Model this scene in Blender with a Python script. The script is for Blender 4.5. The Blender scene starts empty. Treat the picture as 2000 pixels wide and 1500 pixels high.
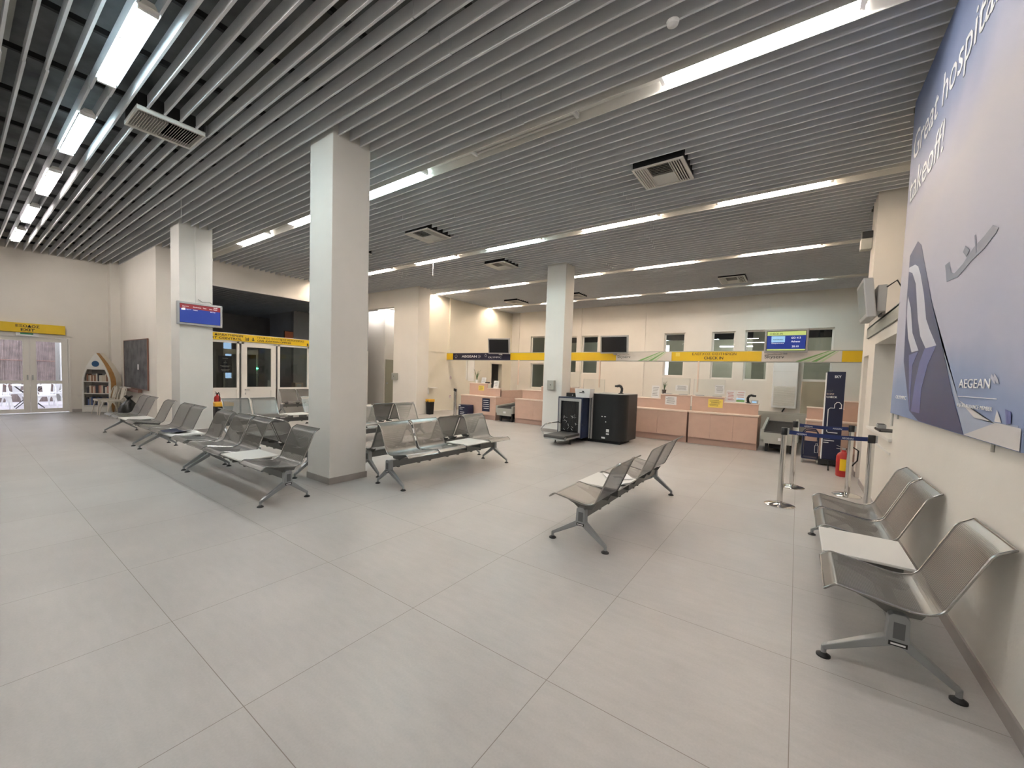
import bpy, bmesh, math, random
from mathutils import Vector, Matrix
random.seed(7)
SC = bpy.context.scene
COL = SC.collection

# ------------------------------------------------------------------ camera, world, exposure
F_PX = 789.327
R = ((0.80657556, 0.05629178, -0.58844464), (0.59024774, -0.02229577, 0.80691419), (0.03230281, -0.99816538, -0.05120932))
cd = bpy.data.cameras.new('camera'); cam = bpy.data.objects.new('camera', cd); COL.objects.link(cam)
cd.sensor_fit = 'HORIZONTAL'; cd.sensor_width = 36.0; cd.lens = 36.0 * F_PX / 2000.0
cd.shift_x = 19.727 / 2000.0; cd.shift_y = 22.276 / 2000.0
cd.clip_start = 0.05; cd.clip_end = 200
m = Matrix([[R[i][0], -R[i][1], -R[i][2], 0] for i in range(3)] + [[0, 0, 0, 1]])
cam.matrix_world = Matrix.Translation((0, 0, 1.54)) @ m
SC.camera = cam
w = bpy.data.worlds.new('evening_sky'); SC.world = w; w.use_nodes = True
w.node_tree.nodes['Background'].inputs[0].default_value = (0.80, 0.86, 1.0, 1)
w.node_tree.nodes['Background'].inputs[1].default_value = 1.5
SC.view_settings.view_transform = 'Standard'; SC.view_settings.look = 'None'
SC.view_settings.exposure = 1.88; SC.view_settings.gamma = 1.0; SC.view_settings.use_curve_mapping = False
TUBE = 26.0      # emission of the fluorescent tubes

# ------------------------------------------------------------------ materials
def node_mat(name):
    mt = bpy.data.materials.new(name); mt.use_nodes = True
    nt = mt.node_tree; return mt, nt, nt.nodes['Principled BSDF']
def M(name, col, rough=0.6, metal=0.0, var=0.0, scale=3.0, bump=0.0, spec=0.5, emit=None, es=0.0, bscale=60):
    mt, nt, b = node_mat(name)
    b.inputs['Base Color'].default_value = (*col, 1); b.inputs['Roughness'].default_value = rough
    b.inputs['Metallic'].default_value = metal; b.inputs['Specular IOR Level'].default_value = spec
    if emit: b.inputs['Emission Color'].default_value = (*emit, 1); b.inputs['Emission Strength'].default_value = es
    if var or bump:
        tc = nt.nodes.new('ShaderNodeTexCoord')
        if var:
            n = nt.nodes.new('ShaderNodeTexNoise'); n.inputs['Scale'].default_value = scale; n.inputs['Detail'].default_value = 5
            nt.links.new(tc.outputs['Object'], n.inputs['Vector'])
            mr = nt.nodes.new('ShaderNodeMapRange'); mr.inputs[1].default_value = .3; mr.inputs[2].default_value = .7
            mr.inputs[3].default_value = 1 - var; mr.inputs[4].default_value = 1 + var
            nt.links.new(n.outputs['Fac'], mr.inputs[0])
            mx = nt.nodes.new('ShaderNodeVectorMath'); mx.operation = 'SCALE'; mx.inputs[0].default_value = col
            nt.links.new(mr.outputs[0], mx.inputs['Scale']); nt.links.new(mx.outputs[0], b.inputs['Base Color'])
        if bump:
            n2 = nt.nodes.new('ShaderNodeTexNoise'); n2.inputs['Scale'].default_value = bscale
            nt.links.new(tc.outputs['Object'], n2.inputs['Vector'])
            bp = nt.nodes.new('ShaderNodeBump'); bp.inputs['Strength'].default_value = bump; bp.inputs['Distance'].default_value = .01
            nt.links.new(n2.outputs['Fac'], bp.inputs['Height']); nt.links.new(bp.outputs[0], b.inputs['Normal'])
    return mt

def floor_mat():
    mt, nt, b = node_mat('porcelain_tiles'); L = nt.links.new; N = nt.nodes.new
    tc = N('ShaderNodeTexCoord'); sep = N('ShaderNodeSeparateXYZ'); L(tc.outputs['Object'], sep.inputs[0])
    def math_(op, a, bb=None, clamp=False):
        n = N('ShaderNodeMath'); n.operation = op; n.use_clamp = clamp
        for i, v in enumerate((a, bb)):
            if v is None: continue
            if isinstance(v, (int, float)): n.inputs[i].default_value = v
            else: L(v, n.inputs[i])
        return n.outputs[0]
    lines = []
    cells = []
    for k, off in ((0, 0.0565), (1, 0.7564)):
        a = math_('SUBTRACT', sep.outputs[k], off); fr = math_('FRACT', a)
        d = math_('ABSOLUTE', math_('SUBTRACT', fr, 0.5)); lines.append(math_('GREATER_THAN', d, 0.4982)); cells.append(math_('FLOOR', a))
    g = math_('MAXIMUM', lines[0], lines[1])
    comb = N('ShaderNodeCombineXYZ'); L(cells[0], comb.inputs[0]); L(cells[1], comb.inputs[1])
    wn = N('ShaderNodeTexWhiteNoise'); L(comb.outputs[0], wn.inputs['Vector'])
    n1 = N('ShaderNodeTexNoise'); n1.inputs['Scale'].default_value = 1.6; n1.inputs['Detail'].default_value = 6; L(tc.outputs['Object'], n1.inputs['Vector'])
    mp = N('ShaderNodeMapping'); mp.inputs['Scale'].default_value = (6, 22, 6); L(tc.outputs['Object'], mp.inputs[0])
    n2 = N('ShaderNodeTexNoise'); n2.inputs['Scale'].default_value = 1.0; n2.inputs['Detail'].default_value = 8; L(mp.outputs[0], n2.inputs['Vector'])
    n3 = N('ShaderNodeTexNoise'); n3.inputs['Scale'].default_value = 90; n3.inputs['Detail'].default_value = 3; L(tc.outputs['Object'], n3.inputs['Vector'])
    s = math_('ADD', math_('ADD', math_('MULTIPLY', n1.outputs['Fac'], .30), math_('MULTIPLY', n2.outputs['Fac'], .22)),
              math_('ADD', math_('MULTIPLY', n3.outputs['Fac'], .16), math_('MULTIPLY', wn.outputs['Value'], .04)))
    val = math_('ADD', s, .64)
    vm = N('ShaderNodeVectorMath'); vm.operation = 'SCALE'; vm.inputs[0].default_value = (0.402, 0.386, 0.372); L(val, vm.inputs['Scale'])
    mix = N('ShaderNodeMix'); mix.data_type = 'RGBA'; L(g, mix.inputs['Factor']); L(vm.outputs[0], mix.inputs['A']); mix.inputs['B'].default_value = (.20, .175, .15, 1)
    L(mix.outputs['Result'], b.inputs['Base Color'])
    L(math_('ADD', math_('MULTIPLY', n2.outputs['Fac'], .22), .30), b.inputs['Roughness'])
    b.inputs['Specular IOR Level'].default_value = .45
    return mt

def perf_mat(name, col, rough):
    """steel sheet with a punched grid of round holes inside a plain border"""
    mt, nt, b = node_mat(name); L = nt.links.new; N = nt.nodes.new
    b.inputs['Base Color'].default_value = (*col, 1); b.inputs['Metallic'].default_value = .65; b.inputs['Roughness'].default_value = rough
    uv = N('ShaderNodeUVMap'); sep = N('ShaderNodeSeparateXYZ'); L(uv.outputs[0], sep.inputs[0])
    def m_(op, a, bb=None):
        n = N('ShaderNodeMath'); n.operation = op
        for i, v in enumerate((a, bb)):
            if v is None: continue
            if isinstance(v, (int, float)): n.inputs[i].default_value = v
            else: L(v, n.inputs[i])
        return n.outputs[0]
    p = math.pi / .0075
    sx = m_('ABSOLUTE', m_('SINE', m_('MULTIPLY', sep.outputs[0], p))); sy = m_('ABSOLUTE', m_('SINE', m_('MULTIPLY', sep.outputs[1], p)))
    hole = m_('GREATER_THAN', m_('MULTIPLY', sx, sy), .72)
    edge = m_('MULTIPLY', m_('LESS_THAN', m_('ABSOLUTE', m_('SUBTRACT', sep.outputs[0], .275)), .245),
              m_('MULTIPLY', m_('GREATER_THAN', sep.outputs[1], .075), m_('LESS_THAN', sep.outputs[1], .895)))
    nocr = m_('GREATER_THAN', m_('ABSOLUTE', m_('SUBTRACT', sep.outputs[1], .445)), .03)
    f = m_('MULTIPLY', m_('MULTIPLY', hole, edge), nocr)
    tr = N('ShaderNodeBsdfTransparent'); mx = N('ShaderNodeMixShader'); L(f, mx.inputs[0]); L(b.outputs[0], mx.inputs[1]); L(tr.outputs[0], mx.inputs[2])
    L(mx.outputs[0], nt.nodes['Material Output'].inputs[0])
    return mt

def glass_mat(name, tint=(1, 1, 1), refl=.10, rough=0.0):
    mt = bpy.data.materials.new(name); mt.use_nodes = True; nt = mt.node_tree; nt.nodes.remove(nt.nodes['Principled BSDF'])
    L = nt.links.new; tr = nt.nodes.new('ShaderNodeBsdfTransparent'); tr.inputs[0].default_value = (*tint, 1)
    gl = nt.nodes.new('ShaderNodeBsdfGlossy'); gl.inputs['Roughness'].default_value = rough
    fr = nt.nodes.new('ShaderNodeFresnel'); fr.inputs[0].default_value = 1.5
    mx = nt.nodes.new('ShaderNodeMixShader'); L(fr.outputs[0], mx.inputs[0]); L(tr.outputs[0], mx.inputs[1]); L(gl.outputs[0], mx.inputs[2])
    L(mx.outputs[0], nt.nodes['Material Output'].inputs[0]); return mt

def poster_mat():
    mt, nt, b = node_mat('printed_canvas'); L = nt.links.new; N = nt.nodes.new
    tc = N('ShaderNodeTexCoord'); sep = N('ShaderNodeSeparateXYZ'); L(tc.outputs['Object'], sep.inputs[0])
    n = N('ShaderNodeTexNoise'); n.inputs['Scale'].default_value = .9; n.inputs['Detail'].default_value = 3; L(tc.outputs['Object'], n.inputs['Vector'])
    # z + cloud wobble -> colour bands of the printed sky; object origin at the floor
    ma = N('ShaderNodeMath'); ma.operation = 'MULTIPLY_ADD'; L(n.outputs['Fac'], ma.inputs[0]); ma.inputs[1].default_value = 0.9; L(sep.outputs[2], ma.inputs[2])
    mr = N('ShaderNodeMapRange'); mr.inputs[1].default_value = 1.2 + .45; mr.inputs[2].default_value = 4.5 + .45; L(ma.outputs[0], mr.inputs[0])
    cr = N('ShaderNodeValToRGB'); L(mr.outputs[0], cr.inputs[0]); e = cr.color_ramp.elements
    e[0].position = 0; e[0].color = (.22, .28, .44, 1); e[1].position = 1; e[1].color = (.13, .17, .30, 1)
    for p, c in ((.10, (.27, .33, .49, 1)), (.2, (.44, .45, .56, 1)), (.40, (.50, .49, .56, 1)), (.6, (.55, .52, .54, 1)), (.72, (.46, .46, .55, 1)), (.84, (.27, .31, .44, 1))):
        q = e.new(p); q.color = c
    L(cr.outputs[0], b.inputs['Base Color']); b.inputs['Roughness'].default_value = .62; b.inputs['Specular IOR Level'].default_value = .2
    return mt

MT = dict(
    wall=M('wall_paint', (.73, .69, .63), .75, var=.03, scale=1.2, bump=.08),
    wallcool=M('column_paint', (.70, .685, .65), .7, var=.03, scale=1.5, bump=.08),
    wallcream=M('cream_wall_paint', (.74, .69, .58), .75, var=.03, scale=1.2, bump=.06),
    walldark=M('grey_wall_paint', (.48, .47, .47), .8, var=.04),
    green=M('greenish_wall', (.50, .50, .41), .8, var=.05),
    slab=M('raw_slab', (.15, .152, .155), .9, var=.35, scale=2.5),
    rail=M('black_carrier', (.02, .02, .02), .6),
    slat=M('grey_baffle', (.70, .71, .74), .7, spec=.2),
    skirt=M('skirting_tile', (.33, .30, .28), .5, var=.06, scale=6),
    white=M('white_enamel', (.80, .78, .74), .35),
    whitep=M('white_plastic', (.78, .78, .77), .4),
    frame=M('white_window_frame', (.76, .73, .68), .4),
    cream=M('cream_metal', (.66, .61, .52), .35, metal=.1),
    outw=M('white_garden_metal', (.85, .85, .85), .4),
    grille=M('grille_metal', (.66, .64, .60), .5),
    dark=M('dark_void', (.012, .012, .013), .9),
    black=M('black_plastic', (.009, .009, .0095), .5),
    screenoff=M('black_screen', (.012, .012, .015), .22),
    silver=M('silver_plastic', (.42, .42, .42), .38, metal=.4),
    steel=M('brushed_steel', (.55, .55, .54), .22, metal=1.0),
    chrome=M('chrome', (.72, .71, .69), .10, metal=1.0),
    alu=M('cast_aluminium', (.33, .345, .355), .35, metal=.75),
    aludark=M('dark_recess_plate', (.14, .145, .15), .4, metal=.5),
    seat=perf_mat('perforated_seat_steel', (.175, .172, .165), .30),
    seatrim=M('seat_rim_steel', (.36, .355, .345), .25, metal=.8),
    beam=M('beam_steel', (.17, .17, .165), .38, metal=.6),
    table=M('white_table_laminate', (.66, .65, .62), .35),
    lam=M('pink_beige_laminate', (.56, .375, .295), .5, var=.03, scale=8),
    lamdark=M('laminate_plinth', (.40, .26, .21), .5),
    lamedge=M('pale_laminate_edge', (.74, .60, .51), .45),
    yellow=M('sign_yellow', (.72, .48, .012), .3),
    binyellow=M('lid_yellow', (.80, .42, .03), .4),
    navy=M('sign_navy', (.011, .012, .040), .35),
    navy2=M('navy_print', (.009, .013, .045), .4),
    belt_blue=M('barrier_tape_blue', (.010, .024, .115), .6),
    skwhite=M('sign_white', (.68, .63, .58), .35),
    skgreen=M('sign_green', (.20, .42, .14), .4),
    skgreen2=M('sign_pale_green', (.50, .62, .38), .4),
    ink=M('black_ink', (.02, .018, .015), .5),
    inkw=M('white_ink', (.85, .85, .85), .5),
    inkgrey=M('grey_ink', (.10, .11, .10), .5),
    paper=M('paper', (.74, .74, .74), .6),
    paper_y=M('yellow_paper', (.80, .62, .12), .6),
    red=M('extinguisher_red', (.40, .018, .016), .3),
    orange=M('orange_board', (.75, .25, .12), .6),
    board=M('chalkboard', (.10, .10, .105), .75, var=.55, scale=3.0),
    wood=M('varnished_wood', (.42, .22, .07), .4, var=.15, scale=6),
    woodd=M('brown_wood', (.22, .11, .08), .5),
    boatw=M('boat_white_paint', (.76, .74, .69), .5),
    bag=M('bin_bag_film', (.012, .013, .013), .28, bump=.5, bscale=14),
    rubber=M('conveyor_rubber', (.055, .052, .05), .6, bump=.5, bscale=40),
    galv=M('galvanised_metal', (.42, .42, .38), .4, metal=.4, var=.08),
    reed=M('reed_fence', (.19, .145, .135), .9, var=.3, scale=5),
    patio=M('patio_paving', (.50, .46, .48), .8, var=.05),
    leaf=M('leaf_green', (.06, .13, .03), .5), pot=M('brown_pot', (.08, .05, .035), .6),
    glass=glass_mat('clear_glass'), glassd=glass_mat('dusky_glass', (.75, .78, .76)),
    glassn=glass_mat('dimming_glass', (.38, .44, .5)), acryl=glass_mat('acrylic_screen', (.97, .985, .985)),
    floor=floor_mat(), poster=poster_mat(),
    shirt=M('dark_cloth', (.03, .035, .06), .9),
    corrd=M('olive_door', (.36, .34, .26), .5),
    bluedisp=M('screen_blue', (.01, .03, .2), .4, emit=(.015, .06, .46), es=.085),
    reddisp=M('screen_red', (.16, .015, .02), .4, emit=(.5, .02, .03), es=.07),
    litw=M('screen_white', (.7, .7, .7), .4, emit=(1, 1, 1), es=.2),
    litg=M('screen_green', (.4, .5, .2), .4, emit=(.62, .78, .22), es=.12),
    litb=M('screen_pale_blue', (.3, .5, .7), .4, emit=(.35, .68, 1), es=.14),
    led=M('green_led', (0, .5, .2), .4, emit=(.1, 1, .45), es=3),
    exitg=M('exit_sign_green', (.03, .22, .10), .5),
    warm=M('tube_warm', (1, 1, 1), .5, emit=(1.0, .88, .79), es=TUBE),
    cool=M('tube_cool', (1, 1, 1), .5, emit=(.70, .95, 1.0), es=TUBE),
    neutral=M('tube_neutral', (1, 1, 1), .5, emit=(1.0, .96, .94), es=TUBE),
    amber=M('tube_amber', (1, 1, 1), .5, emit=(1.0, .83, .68), es=TUBE),
    warmdim=M('tube_warm_old', (1, 1, 1), .5, emit=(1.0, .93, .87), es=TUBE * .9),
    cooldim=M('tube_cool_old', (1, 1, 1), .5, emit=(.72, .95, 1.0), es=TUBE * .7),
    tubeoff=M('tube_unlit', (.62, .60, .57), .3),
)
BOOKS = [M('book_%d' % i, c, .6) for i, c in enumerate([(.45, .05, .05), (.6, .52, .42), (.05, .05, .06), (.10, .14, .28), (.62, .58, .5), (.25, .12, .07), (.32, .30, .26), (.55, .30, .24)])]

# ------------------------------------------------------------------ mesh helpers
WM = {}
def reg(o, mw): WM[o.name] = mw; return o
class MB:
    def __init__(s): s.v = []; s.f = []; s.uv = {}
    def add(s, vs, fs):
        n = len(s.v); s.v += [Vector(p) for p in vs]; s.f += [tuple(i + n for i in f) for f in fs]; return s
    def box(s, x0, x1, y0, y1, z0, z1):
        x0, x1 = sorted((x0, x1)); y0, y1 = sorted((y0, y1)); z0, z1 = sorted((z0, z1))
        return s.add([(x0, y0, z0), (x1, y0, z0), (x1, y1, z0), (x0, y1, z0), (x0, y0, z1), (x1, y0, z1), (x1, y1, z1), (x0, y1, z1)],
                     [(0, 3, 2, 1), (4, 5, 6, 7), (0, 1, 5, 4), (1, 2, 6, 5), (2, 3, 7, 6), (3, 0, 4, 7)])
    def hexa(s, a, b): return s.add(list(a) + list(b), [(3, 2, 1, 0), (4, 5, 6, 7), (0, 1, 5, 4), (1, 2, 6, 5), (2, 3, 7, 6), (3, 0, 4, 7)])
    def bar(s, p0, p1, w0, h0, w1=None, h1=None, up=(0, 0, 1)):
        p0 = Vector(p0); p1 = Vector(p1); d = (p1 - p0).normalized(); up = Vector(up)
        if abs(d.dot(up)) > .98: up = Vector((1, 0, 0))
        sx = d.cross(up).normalized(); sy = sx.cross(d).normalized(); w1 = w1 or w0; h1 = h1 or h0
        q = lambda p, w, h: [p + sx * (a * w / 2) + sy * (b * h / 2) for a, b in ((-1, -1), (1, -1), (1, 1), (-1, 1))]
        return s.hexa(q(p0, w0, h0), q(p1, w1, h1))
    def tube(s, pts, r, n=8, closed=False, r1=None):
        pts = [Vector(p) for p in pts]; k = len(pts); rings = []; prev = None
        for i, p in enumerate(pts):
            a = pts[(i - 1) % k] if (closed or i) else p; b = pts[(i + 1) % k] if (closed or i < k - 1) else p
            d = (b - a).normalized()
            if prev is None: prev = d.orthogonal().normalized()
            x = (prev - d * prev.dot(d)); x = x.normalized() if x.length > 1e-6 else d.orthogonal().normalized(); prev = x; y = d.cross(x)
            rr = r if r1 is None else r + (r1 - r) * i / max(1, k - 1)
            rings.append([p + x * (rr * math.cos(t * 2 * math.pi / n)) + y * (rr * math.sin(t * 2 * math.pi / n)) for t in range(n)])
        vs = [q for rg in rings for q in rg]; fs = []
        for i in range(k if closed else k - 1):
            for t in range(n):
                a = i * n + t; b = i * n + (t + 1) % n; c = ((i + 1) % k) * n + (t + 1) % n; d = ((i + 1) % k) * n + t; fs.append((a, b, c, d))
        if not closed: fs += [tuple(range(n - 1, -1, -1)), tuple(range((k - 1) * n, k * n))]
        return s.add(vs, fs)
    def lathe(s, prof, c=(0, 0, 0), n=20):
        c = Vector(c); vs = []; fs = []
        for r, z in prof:
            for t in range(n): a = 2 * math.pi * t / n; vs.append(c + Vector((max(r, 1e-4) * math.cos(a), max(r, 1e-4) * math.sin(a), z)))
        for i in range(len(prof) - 1):
            for t in range(n): fs.append((i * n + t, i * n + (t + 1) % n, (i + 1) * n + (t + 1) % n, (i + 1) * n + t))
        fs += [tuple(range(n - 1, -1, -1)), tuple(range((len(prof) - 1) * n, len(prof) * n))]
        return s.add(vs, fs)
    def prism(s, poly, vec):
        n = len(poly); a = [Vector(p) for p in poly]; b = [p + Vector(vec) for p in a]
        return s.add(a + b, [tuple(range(n - 1, -1, -1)), tuple(range(n, 2 * n))] + [(i, (i + 1) % n, n + (i + 1) % n, n + i) for i in range(n)])
    def build(s, name, mat, parent=None, world=False, smooth=False, bevel=0.0, seg=2):
        me = bpy.data.meshes.new(name); vs = s.v
        if parent is not None and world:
            inv = WM[parent.name].inverted(); vs = [inv @ v for v in vs]
        me.from_pydata([tuple(v) for v in vs], [], s.f)
        if s.uv:
            ul = me.uv_layers.new(name='UVMap')
            for lp in me.loops: ul.data[lp.index].uv = s.uv.get(lp.vertex_index, (0, 0))
        me.materials.append(MT[mat] if isinstance(mat, str) else mat)
        bm = bmesh.new(); bm.from_mesh(me)
        bmesh.ops.recalc_face_normals(bm, faces=bm.faces); bm.to_mesh(me); bm.free()
        if smooth:
            for p in me.polygons: p.use_smooth = True
            try: me.set_sharp_from_angle(angle=math.radians(40))
            except Exception: pass
        o = bpy.data.objects.new(name, me); COL.objects.link(o)
        if parent is not None: o.parent = parent; reg(o, WM[parent.name])
        else: reg(o, Matrix())
        if bevel: b = o.modifiers.new('bevel', 'BEVEL'); b.width = bevel; b.segments = seg; b.limit_method = 'ANGLE'
        return o
def box(name, mat, a, parent=None, **k): return MB().box(*a).build(name, mat, parent, world=parent is not None, **k)
def thing(name, label, cat, loc=(0, 0, 0), rz=0.0, group=None, tilt=None):
    o = bpy.data.objects.new(name, None); COL.objects.link(o); o.empty_display_size = .1
    mw = Matrix.Translation(loc) @ Matrix.Rotation(rz, 4, 'Z'); o.location = loc; o.rotation_euler = (0, 0, rz); reg(o, mw)
    o['label'] = label; o['category'] = cat
    if group: o['group'] = group
    return o
def struct(o): o['kind'] = 'structure'; return o
def tag(o, label, cat, group=None):
    o['label'] = label; o['category'] = cat
    if group: o['group'] = group
    return o
def sbox(name, mat, *a, **k):
    mb = MB(); [mb.box(*q) for q in a]; return struct(mb.build(name, mat, **k))
def copy_tree(o, loc, rz=0.0, label=None, group=None, scale=None):
    r = o.copy(); COL.objects.link(r); r.location = loc; r.rotation_euler = (0, 0, rz)
    if scale: r.scale = scale
    if label: r['label'] = label
    if group: r['group'] = group
    reg(r, Matrix.Translation(loc) @ Matrix.Rotation(rz, 4, 'Z'))
    for ch in list(o.children):
        c = ch.copy(); COL.objects.link(c); c.parent = r; reg(c, WM[r.name])
        for g in ch.children:
            d = g.copy(); COL.objects.link(d); d.parent = c
    return r
def text(name, body, org, xd, yd, mat, parent, width=None, height=None, ex=.002, bold=False, center=False):
    """flat lettering as mesh; org = lower left corner (or lower centre), xd/yd = reading and up direction (world)"""
    cu = bpy.data.curves.new(name, 'FONT'); cu.body = body; cu.size = 1.0; cu.extrude = .01; cu.resolution_u = 3
    if bold: cu.offset = .02
    to = bpy.data.objects.new(name, cu); COL.objects.link(to)
    bpy.context.view_layer.update()
    me = bpy.data.meshes.new_from_object(to.evaluated_get(bpy.context.evaluated_depsgraph_get()))
    bpy.data.objects.remove(to); bpy.data.curves.remove(cu)
    xs = [v.co.x for v in me.vertices]; ys = [v.co.y for v in me.vertices]; x0, x1, y0, y1 = min(xs), max(xs), min(ys), max(ys)
    sy = (height / (y1 - y0)) if height else None; sx = (width / (x1 - x0)) if width else sy
    if sy is None: sy = sx
    xd = Vector(xd).normalized(); yd = Vector(yd).normalized(); nd = xd.cross(yd); org = Vector(org)
    inv = WM[parent.name].inverted() if parent is not None else Matrix()
    off = -(x1 - x0) / 2 if center else 0
    for v in me.vertices:
        p = org + xd * ((v.co.x - x0 + off) * sx) + yd * ((v.co.y - y0) * sy) + nd * (v.co.z / .01 * ex * .5 + ex * .5); v.co = inv @ p
    me.materials.clear(); me.materials.append(MT[mat]); me.name = name
    o = bpy.data.objects.new(name, me); COL.objects.link(o)
    if parent is not None: o.parent = parent; reg(o, WM[parent.name])
    return o
def arc(cx, cy, r, a0, a1, n): return [(cx + r * math.cos(math.radians(a0 + (a1 - a0) * i / n)), cy + r * math.sin(math.radians(a0 + (a1 - a0) * i / n))) for i in range(n + 1)]

ZC = 4.56      # underside of the baffles
XR = 0.87      # right wall
XE = -17.6     # exit wall
XP = -13.9     # passport partition
XL = -11.6     # left wall of the check-in hall
YB = 16.6      # back wall
YN = -4.5      # wall behind
ZT = 5.05

# ------------------------------------------------------------------ structure
sbox('floor', 'floor', (XE - .25, 4.2, YN - .3, 21, -.12, 0), (-24, XE - .25, 3.3, 21, -.12, 0))
sbox('ceiling', 'slab', (XE - .25, 4.2, YN - .3, 21, 4.98, 5.2), (-24, XE - .25, 3.3, 21, 4.98, 5.2))
# baffles: tall thin blades with a thicker lower lip, all running along X
mb = MB(); ROWS = [-2.1, 1.0755, 4.38, 7.85, 11.25, 14.75]; PITCH = .1575
y = YN + .1; k = 0
def blade(x0, x1, y):
    s = 0
    n = max(1, int((x1 - x0) / 3.2)); prev = x0
    for i in range(n):
        a = x0 + (x1 - x0) * i / n; b = x0 + (x1 - x0) * (i + 1) / n - .006
        dy = random.uniform(-.006, .006); dz = random.uniform(-.004, .004)
        mb.box(a, b, y + dy - .005, y + dy + .005, ZC + .02 + dz, ZC + .15 + dz); mb.box(a, b, y + dy - .011, y + dy + .011, ZC + dz, ZC + .022 + dz)
VENTS = [(-2.09, -1.40, 5.84, 6.54), (-7.07, -6.36, 5.91, 6.62), (-7.08, -6.41, 8.68, 9.38), (-2.04, -1.36, 13.16, 14.04), (-9.87, -9.2, 13.45, 14.3), (-9.7, -9.02, 5.85, 6.5), (-7.2, -6.5, 13.4, 14.1)]
VENT1 = (-7.0, -6.42, 1.37, 2.05)
COLS = [(-5.52, -4.97, 2.97, 3.53), (-5.74, -5.16, 9.82, 10.32), (-11.45, -10.89, 2.98, 3.6)]
y = .997 - PITCH * 34
while y < YB - .03:
    if y > YN + .05:
        if y < 3.22: spans = [(XE, XR)]
        elif y < 9.9: spans = [(XP, XR if y < 6.6 or y > 8.65 else 1.3)]
        elif y < 10.2: spans = [(-11.02, 3.0)]
        else: spans = [(XL, 3.0)]
        near = min(abs(y - r) for r in ROWS)
        if near > .13 or y < 1.5:
            for vx0, vx1, vy0, vy1 in VENTS + [VENT1] + COLS:
                if vy0 - .012 < y < vy1 + .012:
                    new = []
                    for a, b in spans:
                        if vx1 > a and vx0 < b: new += [(a, vx0 - .012), (vx1 + .012, b)]
                        else: new.append((a, b))
                    spans = new
            for a, b in spans: blade(a, b, y)
    y += PITCH
struct(mb.build('ceiling', 'slat'))
mb = MB()
x = -17.2
while x < 2.6:
    ya, yb = (YN, 3.2) if x < XP else ((YN, 9.85) if x < -11 else (YN, YB))
    mb.box(x - .02, x + .02, ya, yb, ZC + .155, ZC + .21)
    x += 1.05
struct(mb.build('trim_1', 'rail'))
# service runs on the slab
mb = MB()
for yy in (.35, 2.2, 3.0): mb.box(XE, XR, yy, yy + .10, 4.86, 4.97)
struct(mb.build('trim_2', 'galv'))
# continuous white trunking in the light rows
for i, yr in enumerate(ROWS[2:]):
    x0 = XP + .02 if yr < 9.9 else XL + .02
    if yr > 10: x1 = 2.9
    elif yr > 6.6: x1 = 1.2
    else: x1 = XR - .02
    sbox('trim_%d' % (i + 3), 'white', (x0, x1, yr - .105, yr + .105, ZC + .115, ZC + .125), (x0, x1, yr - .112, yr - .105, ZC - .002, ZC + .125), (x0, x1, yr + .105, yr + .112, ZC - .002, ZC + .125))

def skirting(n, *a): sbox('baseboard_' + n, 'skirt', *a)
# right wall, from behind the camera to the end pillar
sbox('wall_right', 'wall', (XR, XR + .5, YN, 6.1, 0, ZT), (XR, XR + .5, 6.1, 7.88, 0, .96), (XR, XR + .5, 6.1, 7.88, 2.15, 2.29), (XR, XR + .5, 7.88, 8.48, 0, 2.29),
     (XR, XR + .5, 8.48, 9.02, 2.03, 2.29), (XR, XR + .5, 9.02, 9.26, 0, 2.29), (XR, 3.2, 8.72, 9.26, 2.29, ZT), (XR + .5, XR + .62, 6.0, 8.72, 2.29, ZT),
     (XR + .5, 3.0, 9.08, 9.26, 0, 2.29), (XR + .1, XR + .5, 6.1, 8.5, 0, .6))
sbox('trim_10', 'galv', (XR - .02, XR + .5, 6.12, 8.70, 2.44, 2.47), (XR - .02, XR + .01, 6.12, 8.70, 2.30, 2.46), (XR + .1, XR + .16, 6.12, 8.7, 2.31, 2.44))
sbox('trim_11', 'wallcool', (XR - .012, XR, 6.12, 7.6, .79, .815))
skirting('right', (XR - .012, XR, YN, 8.48, 0, .085), (XR - .012, XR, 9.02, 9.26, 0, .085))
sbox('window_1', 'frame', (XR + .22, XR + .26, 6.1, 7.88, .96, 1.0), (XR + .22, XR + .26, 6.1, 7.88, 2.1, 2.15), (XR + .22, XR + .26, 7.84, 7.88, 1.0, 2.1), (XR - .03, XR + .26, 6.08, 7.9, .94, .97))
struct(box('window_1', 'glassd', (XR + .235, XR + .245, 6.1, 7.84, 1.0, 2.1)))
sbox('wall_ticket_office', 'wall', (XR + .5, 3.2, 6.0, 6.1, 0, 2.5), (3.1, 3.2, 6.0, 9.1, 0, 2.5), (XR + .5, 3.2, 6.0, 9.1, 2.45, 2.5))
# hall right of the pillar
sbox('wall_right_hall', 'wall', (3.0, 3.2, 9.26, YB, 0, ZT))
sbox('wall_near', 'wall', (XE, XR, YN - .2, YN, 0, ZT))
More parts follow.
